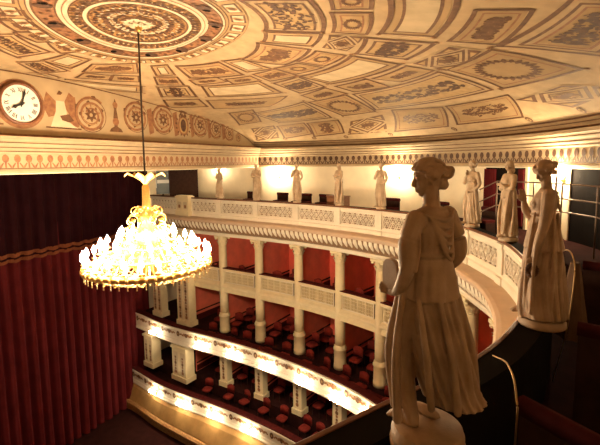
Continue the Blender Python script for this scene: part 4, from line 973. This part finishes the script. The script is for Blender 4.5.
SD = dict(seed=33, flare=.06, w=.88, leg=-1, knee=.14, hyaw=-.2, hpitch=.05, smooth=1, k1=12, k2=25,
    arms=[([(-.01, .175, 1.39), (.0, .24, 1.24), (-.02, .25, 1.12), (.05, .20, 1.00), (.10, .14, .96)], [.066, .06, .052, .044, .030], None, (0, 0, 1)),
          ([(-.01, -.175, 1.39), (.04, -.22, 1.22), (.09, -.22, 1.14), (.14, -.12, 1.27), (.13, -.07, 1.36)], [.066, .06, .052, .044, .030], (.1, .3, 1), (1, 0, 0))],
    folds=cape(3, 1.44, .14, .15) + runfolds([(.08, .15, 1.15, -.05, .19, .12, .05, .06, .03), (.10, -.1, .95, .17, -.08, .1, .05, 0, .028)]))
ms = {'A': statue_mesh('figure', SA, .0065, 'marble'), 'B': statue_mesh('figure', SB, .008, 'marble'), 'C': statue_mesh('figure', SC_, .010, 'marble2'), 'D': statue_mesh('figure', SD, .010, 'marble2')}
print('statue verts', {k: len(v.vertices) for k, v in ms.items()})
def statue(key, x, y, yaw, label, r=.21, h=.10, group='stone statues on the gallery balustrade', mt='marble2', zrail=-1.85, sc=1.0):
    e = empty('statue', (x, y, H + zrail), yaw, label, 'statue', group)
    b = MB(); b.lathe((-.03, 0, 0), [(r * .98, 0), (r, .01), (r, h * .62), (r * .97, h * .70), (r * .95, h - .005), (r * .93, h)], mt, 40); b.build('plinth', e, True)
    o = bpy.data.objects.new('figure', ms[key]); COL.objects.link(o); o.location = (0, 0, h - .012); o.scale = (sc, sc, sc); o.parent = e; return e, o
S1 = statue('A', 2.66, .48, math.radians(66), 'large stone statue of a draped woman seen from behind on a round pedestal', r=.235, h=.11, mt='marble', sc=1.0); F1 = S1[1]; S1 = S1[0]; F1.location = (-.012, -.005, F1.location[2])
b = MB(); n = 26; pts = []
for k in range(n):
    t = 2 * PI * k / n; pts.append((.075 * math.copysign(abs(math.cos(t)) ** .7, math.cos(t)), .115 * math.copysign(abs(math.sin(t)) ** .7, math.sin(t)) * (1 if math.sin(t) > 0 else .95)))
cc = Vector((.150, .165, 1.11)); ax = Vector((.97, -.24, 0)); 
b.add([cc + ax * x + Vector((0, -.015, z)) for x, z in pts] + [cc + ax * x + Vector((.004, .018, z)) for x, z in pts], [tuple(range(n)), tuple(range(n, 2 * n))[::-1]] + [(i, n + i, n + (i + 1) % n, (i + 1) % n) for i in range(n)], 'marble'); b.build('held_tablet', S1)
b = MB(); b.lathe((-.03, 0, -1.03), [(.26, 0), (.26, .08), (.215, .12), (.205, .90), (.235, .95), (.245, 1.03)], 'marble', 40); ped = b.build('statue_pedestal', None, True, (2.66, .48, H - 1.85), math.radians(66)); tag(ped, 'round stone pedestal carrying the large statue seen from behind', 'pedestal')
S2 = statue('B', 5.22, -.30, math.radians(92), 'stone statue of a draped woman looking down, holding a small dark wreath at her hip', r=.24, h=.09, mt='marble')[0]
b = MB()
for j in range(16):
    t = 2 * PI * j / 16; b.ball((.11 + .045 * math.cos(t), .215 + .012 * math.sin(3 * t), .66 + .06 * math.sin(t)), (.024, .02, .024), 'dark', 8, 6)
tag(b.build('held_wreath', S2), 'dark leafy wreath')
p3 = R.at(s3); p4 = R.at(s4)
statue('C', p3[0], p3[1], math.radians(120), 'pale stone statue with folded arms before the dark doorway')
statue('D', p4[0], p4[1], math.radians(135), 'pale slender stone statue between the large statue and the dark doorway', r=.2)
FL = {5: 'pale statue standing out against the lamp glow beside the large statue head', 4: 'small pale statue on the gallery rail just past the red-brown cabinet', 3: 'small pale statue on the gallery rail between the far wall lamp and the cabinet', 2: 'small pale statue standing under the corner where lunette and cornice meet', 1: 'small pale statue on the gallery balustrade next to the stage'}
for k, lb in FL.items():
    p = R.at(PS[k]); n_ = R.nrm(PS[k]); statue('D' if k in (5, 3, 1) else 'C', p[0], p[1], math.atan2(-n_[1], -n_[0]) + (-.25, .2, .35, -.3, .1)[k - 1], lb, r=.19, sc=.87 if k == 1 else .97)

# ---------------------------------------------------------------- gallery: raked step, seats, doors, rails
st = MB(); sweep(st, R, END, R.L - END, rect(1.5, 4.2, -2.88, -2.46), 'carpet', .6); tag(st.build('floor'), kind='structure')
def bench(x, y, ang, L, label, z=-2.88, hb=1.12, cat='bench', name='gallery_bench'):
    e = empty(name, (x, y, H + z), ang, label, cat, 'upholstered benches of the gallery')
    b = MB(); rows = []
    for k in range(11): t = -L / 2 + L * k / 10; rows.append([(x_, t, z_) for x_, z_ in ((-.05, hb - .10), (-.055, hb - .02), (-.03, hb + .02), (.03, hb + .02), (.055, hb - .02), (.05, hb - .10))])
    b.grid(rows, 'velvetdim', closed_u=True); q = b.mi('velvetdim'); b.f += [tuple(range(6)), tuple(range(60, 66))[::-1]]; b.m += [q, q]; tag(b.build('top_roll', e, True), 'dull red velvet top roll')
    b = MB(); b.box((0, 0, (hb - .1 + .1) / 2 + .0), (.06, L - .02, hb - .12), 'wood'); b.build('backrest', e)
    b = MB(); b.box((.24, 0, .44), (.42, L - .04, .10), 'velvetdark'); b.build('seat', e)
    b = MB(); b.box((.22, -L / 2 + .03, .2), (.44, .05, .40), 'wood'); b.box((.22, L / 2 - .03, .2), (.44, .05, .40), 'wood'); b.build('leg_panel', e); return e
def seg(x0, y0, x1, y1): return (x0 + x1) / 2, (y0 + y1) / 2, math.atan2(-(x1 - x0), y1 - y0), math.hypot(x1 - x0, y1 - y0)
x, y, a, L = seg(3.30, -.10, 2.62, -1.10); bench(x, y, a + PI, L, 'red-topped gallery bench beside the brass hoop of the large statue')
x, y, a, L = seg(4.85, -.62, 4.65, -1.75); bench(x, y, a + PI, L, 'gallery bench below and behind the statue that looks down', hb=1.22)
x, y, a, L = seg(7.3, -.95, 7.1, -2.1); bench(x, y, a + PI, L, 'gallery bench further along the rail, level with the dark wreath', z=-2.88, hb=1.35)
gb = [(1, .30, 1.9, .8), (2, .10, 1.9, .7), (2, .62, 1.9, 1.0), (3, .15, 1.9, .8), (5, -.3, 1.9, .8), (5, .5, 1.9, .8), (6, .2, 1.9, .8)]
for j, (k, f, off, L) in enumerate(gb):
    s = PS[k] + (PS[k + 1] - PS[k]) * f; p, ang = frame_at(R, s, off, 0)
    bench(p[0], p[1], ang + PI, L, f'red-topped bench seen over the far gallery rail, {ordn[j]} from the stage', z=-2.46, hb=.86)
s = PS[3] + (PS[4] - PS[3]) * .62; p, ang = frame_at(R, s, 1.2, -2.88)
cb = empty('gallery_cabinet', p, ang, 'plain red-brown cabinet standing behind the far gallery rail', 'cabinet')
b = MB(); b.box((0, 0, .66), (.5, .95, 1.28), 'railwood'); b.build('body', cb); b = MB(); b.box((0, 0, 1.31), (.56, 1.0, .05), 'railwood'); b.build('top', cb); b = MB(); b.box((0, 0, .03), (.44, .9, .06), 'wood'); b.build('base', cb)
for yy in (-.23, .23): d_ = MB(); d_.box((-.255, yy, .66), (.02, .43, 1.1), 'russet'); dd = d_.build('door', cb); q = MB(); q.ball((-.275, yy * .2, .7), .018, 'brass', 8, 6); q.build('knob', dd)
def doorway(name, u0, v0, u1, v1, zt, zb, drapes):
    s0, s1 = W.near(u0, v0), W.near(u1, v1); b = MB(); n = 6
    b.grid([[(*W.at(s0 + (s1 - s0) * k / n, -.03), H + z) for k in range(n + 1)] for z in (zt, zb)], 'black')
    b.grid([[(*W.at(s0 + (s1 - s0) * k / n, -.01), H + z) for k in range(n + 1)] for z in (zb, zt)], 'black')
    sweep(b, W, s0 - .10, s1 + .10, rect(-.07, .0, zt, zt + .08), 'plaster', .3); sweep(b, W, s0 - .12, s0, rect(-.07, .0, zb, zt + .08), 'plaster', .3); sweep(b, W, s1, s1 + .12, rect(-.07, .0, zb, zt + .08), 'plaster', .3)
    tag(b.build(name), kind='structure')
    for q0, q1, lb in drapes:
        b = MB(); rows = []
        for z in np.linspace(zt - .05, zb + .1, 6): rows.append([(*W.at(s0 + (s1 - s0) * (q0 + (q1 - q0) * k / 24), -.12 + .035 * math.sin(k * 1.6)), H + z) for k in range(25)])
        b.grid(rows, 'curtain'); o = b.build('door_curtain', None, True); tag(o, lb, 'curtain')
doorway('door_1', 17.95, 1.15, 16.45, -.22, -.28, -2.46, [(0, .30, 'wide dark red curtain drawn aside in the gallery doorway'), (.86, 1, 'narrow dark red curtain strip at the edge of the gallery doorway')])
doorway('door_2', 14.7, -1.4, 11.2, -2.9, -.28, -2.46, [])
rl = empty('guard_rail', (14.0, -.3, H - 2.46), 0, 'metal guard rail with three horizontal bars behind the statues, before the dark doorways', 'railing')
Q = [(14.6, 1.25), (14.45, .50), (13.9, -.5), (13.2, -1.15), (12.2, -1.8), (10.6, -2.2)]
for z0, z1 in ((-.66, 0), (-1.06, 0), (-1.42, 0)):
    b = MB(); pp = [(q[0] - 14.0, q[1] + .3, 2.46 + z0 - (.42 if i == 0 else 0)) for i, q in enumerate(Q)]; b.tube(pp, .020, 'steel', 8); b.build('rail', rl, True)
for i, q in enumerate(Q):
    b = MB(); b.tube([(q[0] - 14.0, q[1] + .3, 0), (q[0] - 14.0, q[1] + .3, 1.80 - (.42 if i == 0 else 0))], .020, 'steel', 8); b.build('post', rl, True)
sr = MB(); sr.tube([(14.15, -.72, H - .46), (14.35, -.95, H - .22), (14.5, -1.1, H - .22)], .028, 'steel', 8); sr.tube([(14.15, -.72, H - .46), (14.15, -.72, H - 2.46)], .028, 'steel', 8); sr.tube([(14.5, -1.1, H - .22), (14.5, -1.1, H - 2.46)], .028, 'steel', 8)
tag(sr.build('stair_handrail', None, True), 'sloping metal stair handrail against the wall behind the statue looking down', 'railing')
def hoopt(P_, label):
    b = MB(); c = catmull(P_, 8); b.tube([(x, y, H + z) for x, y, z in c], .0075, 'brass', 8); tag(b.build('brass_hoop', None, True), label, 'guard wire', 'brass guard hoops behind the balustrade')
hoopt([(4.13, .12, -1.84), (3.75, .02, -1.70), (3.42, -.02, -1.60), (3.30, -.05, -1.62), (3.24, -.07, -1.72), (3.20, -.08, -1.86), (3.2, -.05, -2.3), (3.2, .1, -2.7)], 'thin brass hoop curving down behind the rail beside the large statue')
hoopt([(6.6, -.36, -1.84), (6.25, -.55, -1.25), (5.95, -.62, -1.12), (5.75, -.66, -1.2), (5.65, -.66, -1.4), (5.65, -.62, -2.0), (5.65, -.5, -2.7)], 'thin brass hoop behind the statue that looks down')
# tan coat thrown over a bench beside the second statue
b = MB(); rows = []
for i in range(12):
    t = i / 11; z = -1.30 - .95 * t; row = []
    for j in range(24):
        a = 2 * PI * j / 24; k = 1 + .10 * math.sin(7 * a + 2 * t); row.append((6.15 + (.07 + .20 * t) * k * math.cos(a), -.72 + (.05 + .13 * t) * k * math.sin(a), H + z))
    rows.append(row)
b.grid(rows, 'cloth', closed_u=True); k = len(b.v) - 288; b.f.append(tuple(range(k, k + 24))); b.m.append(0); tag(b.build('draped_cloth', None, True), 'tan cloth bundled against the back of the statue that looks down', 'cloth')
# dark booth on the gallery beside the stage
bt = empty('gallery_booth', (18.55, 17.6, H - 2.88), math.radians(43.6), 'dark brown boxed booth at the stage end of the gallery, under the cornice', 'booth')
b = MB(); b.box((0, 0, 1.27), (.6, 1.65, 2.44), 'wood'); b.build('body', bt); b = MB(); b.box((0, 0, 2.52), (.66, 1.7, .06), 'wood'); b.build('top', bt)
bp_ = empty('notice_panel', (17.75, 18.5, H - 1.85), math.radians(45.5), 'dark teal panel with a white bar beside the gallery booth', 'panel')
b = MB(); b.box((0, 0, .75), (.06, .75, 1.35), 'teal'); b.build('board', bp_); b = MB(); b.box((-.04, -.03, .82), (.03, .66, .20), 'panelwhite'); b.box((-.04, .36, .95), (.03, .04, 1.0), 'panelwhite'); b.build('white_bar', bp_); b = MB(); b.box((0, 0, -.45), (.05, .1, 1.1), 'wood'); b.build('stand', bp_)

# ---------------------------------------------------------------- light
def light(name, typ, loc, energy, color, size=.2, rot=None):
    l = bpy.data.lights.new(name, typ); l.energy = energy; l.color = color
    if typ == 'POINT': l.shadow_soft_size = size
    if typ == 'AREA': l.shape = 'DISK'; l.size = size
    o = bpy.data.objects.new(name, l); COL.objects.link(o); o.location = loc
    if rot: o.rotation_euler = rot
    return o
w = bpy.data.worlds.new('World'); SC.world = w; w.use_nodes = True
w.node_tree.nodes['Background'].inputs[0].default_value = (1.0, .62, .34, 1); w.node_tree.nodes['Background'].inputs[1].default_value = .08

# ---------------------------------------------------------------- camera
cd = bpy.data.cameras.new('camera'); cam = bpy.data.objects.new('camera', cd); COL.objects.link(cam); SC.camera = cam
F, CYP, HZ, ROLL = 410.0, 206.0, 162.5, .011
cd.sensor_fit = 'HORIZONTAL'; cd.sensor_width = 36; cd.lens = 36 * F / 600; cd.shift_y = -(222.5 - CYP) / 600; cd.clip_end = 200; cd.clip_start = .05
th = math.radians(27.7); p = math.atan((CYP - HZ) / F)
right = Vector((math.sin(th), -math.cos(th), 0)); fwd0 = Vector((math.cos(th), math.sin(th), 0)); fwd = fwd0 * math.cos(p) + Vector((0, 0, -math.sin(p))); up = fwd0 * math.sin(p) + Vector((0, 0, math.cos(p)))
c, s = math.cos(ROLL), math.sin(ROLL); r2 = right * c - up * s; u2 = right * s + up * c
cam.matrix_world = Matrix(((r2.x, u2.x, -fwd.x, 0), (r2.y, u2.y, -fwd.y, 0), (r2.z, u2.z, -fwd.z, H), (0, 0, 0, 1)))
SC.view_settings.view_transform = 'Standard'; SC.view_settings.look = 'None'; SC.view_settings.exposure = .68; SC.view_settings.gamma = 1.0
SC.cycles.max_bounces = 6; SC.cycles.diffuse_bounces = 4; SC.cycles.sample_clamp_indirect = 8; SC.cycles.use_denoising = True
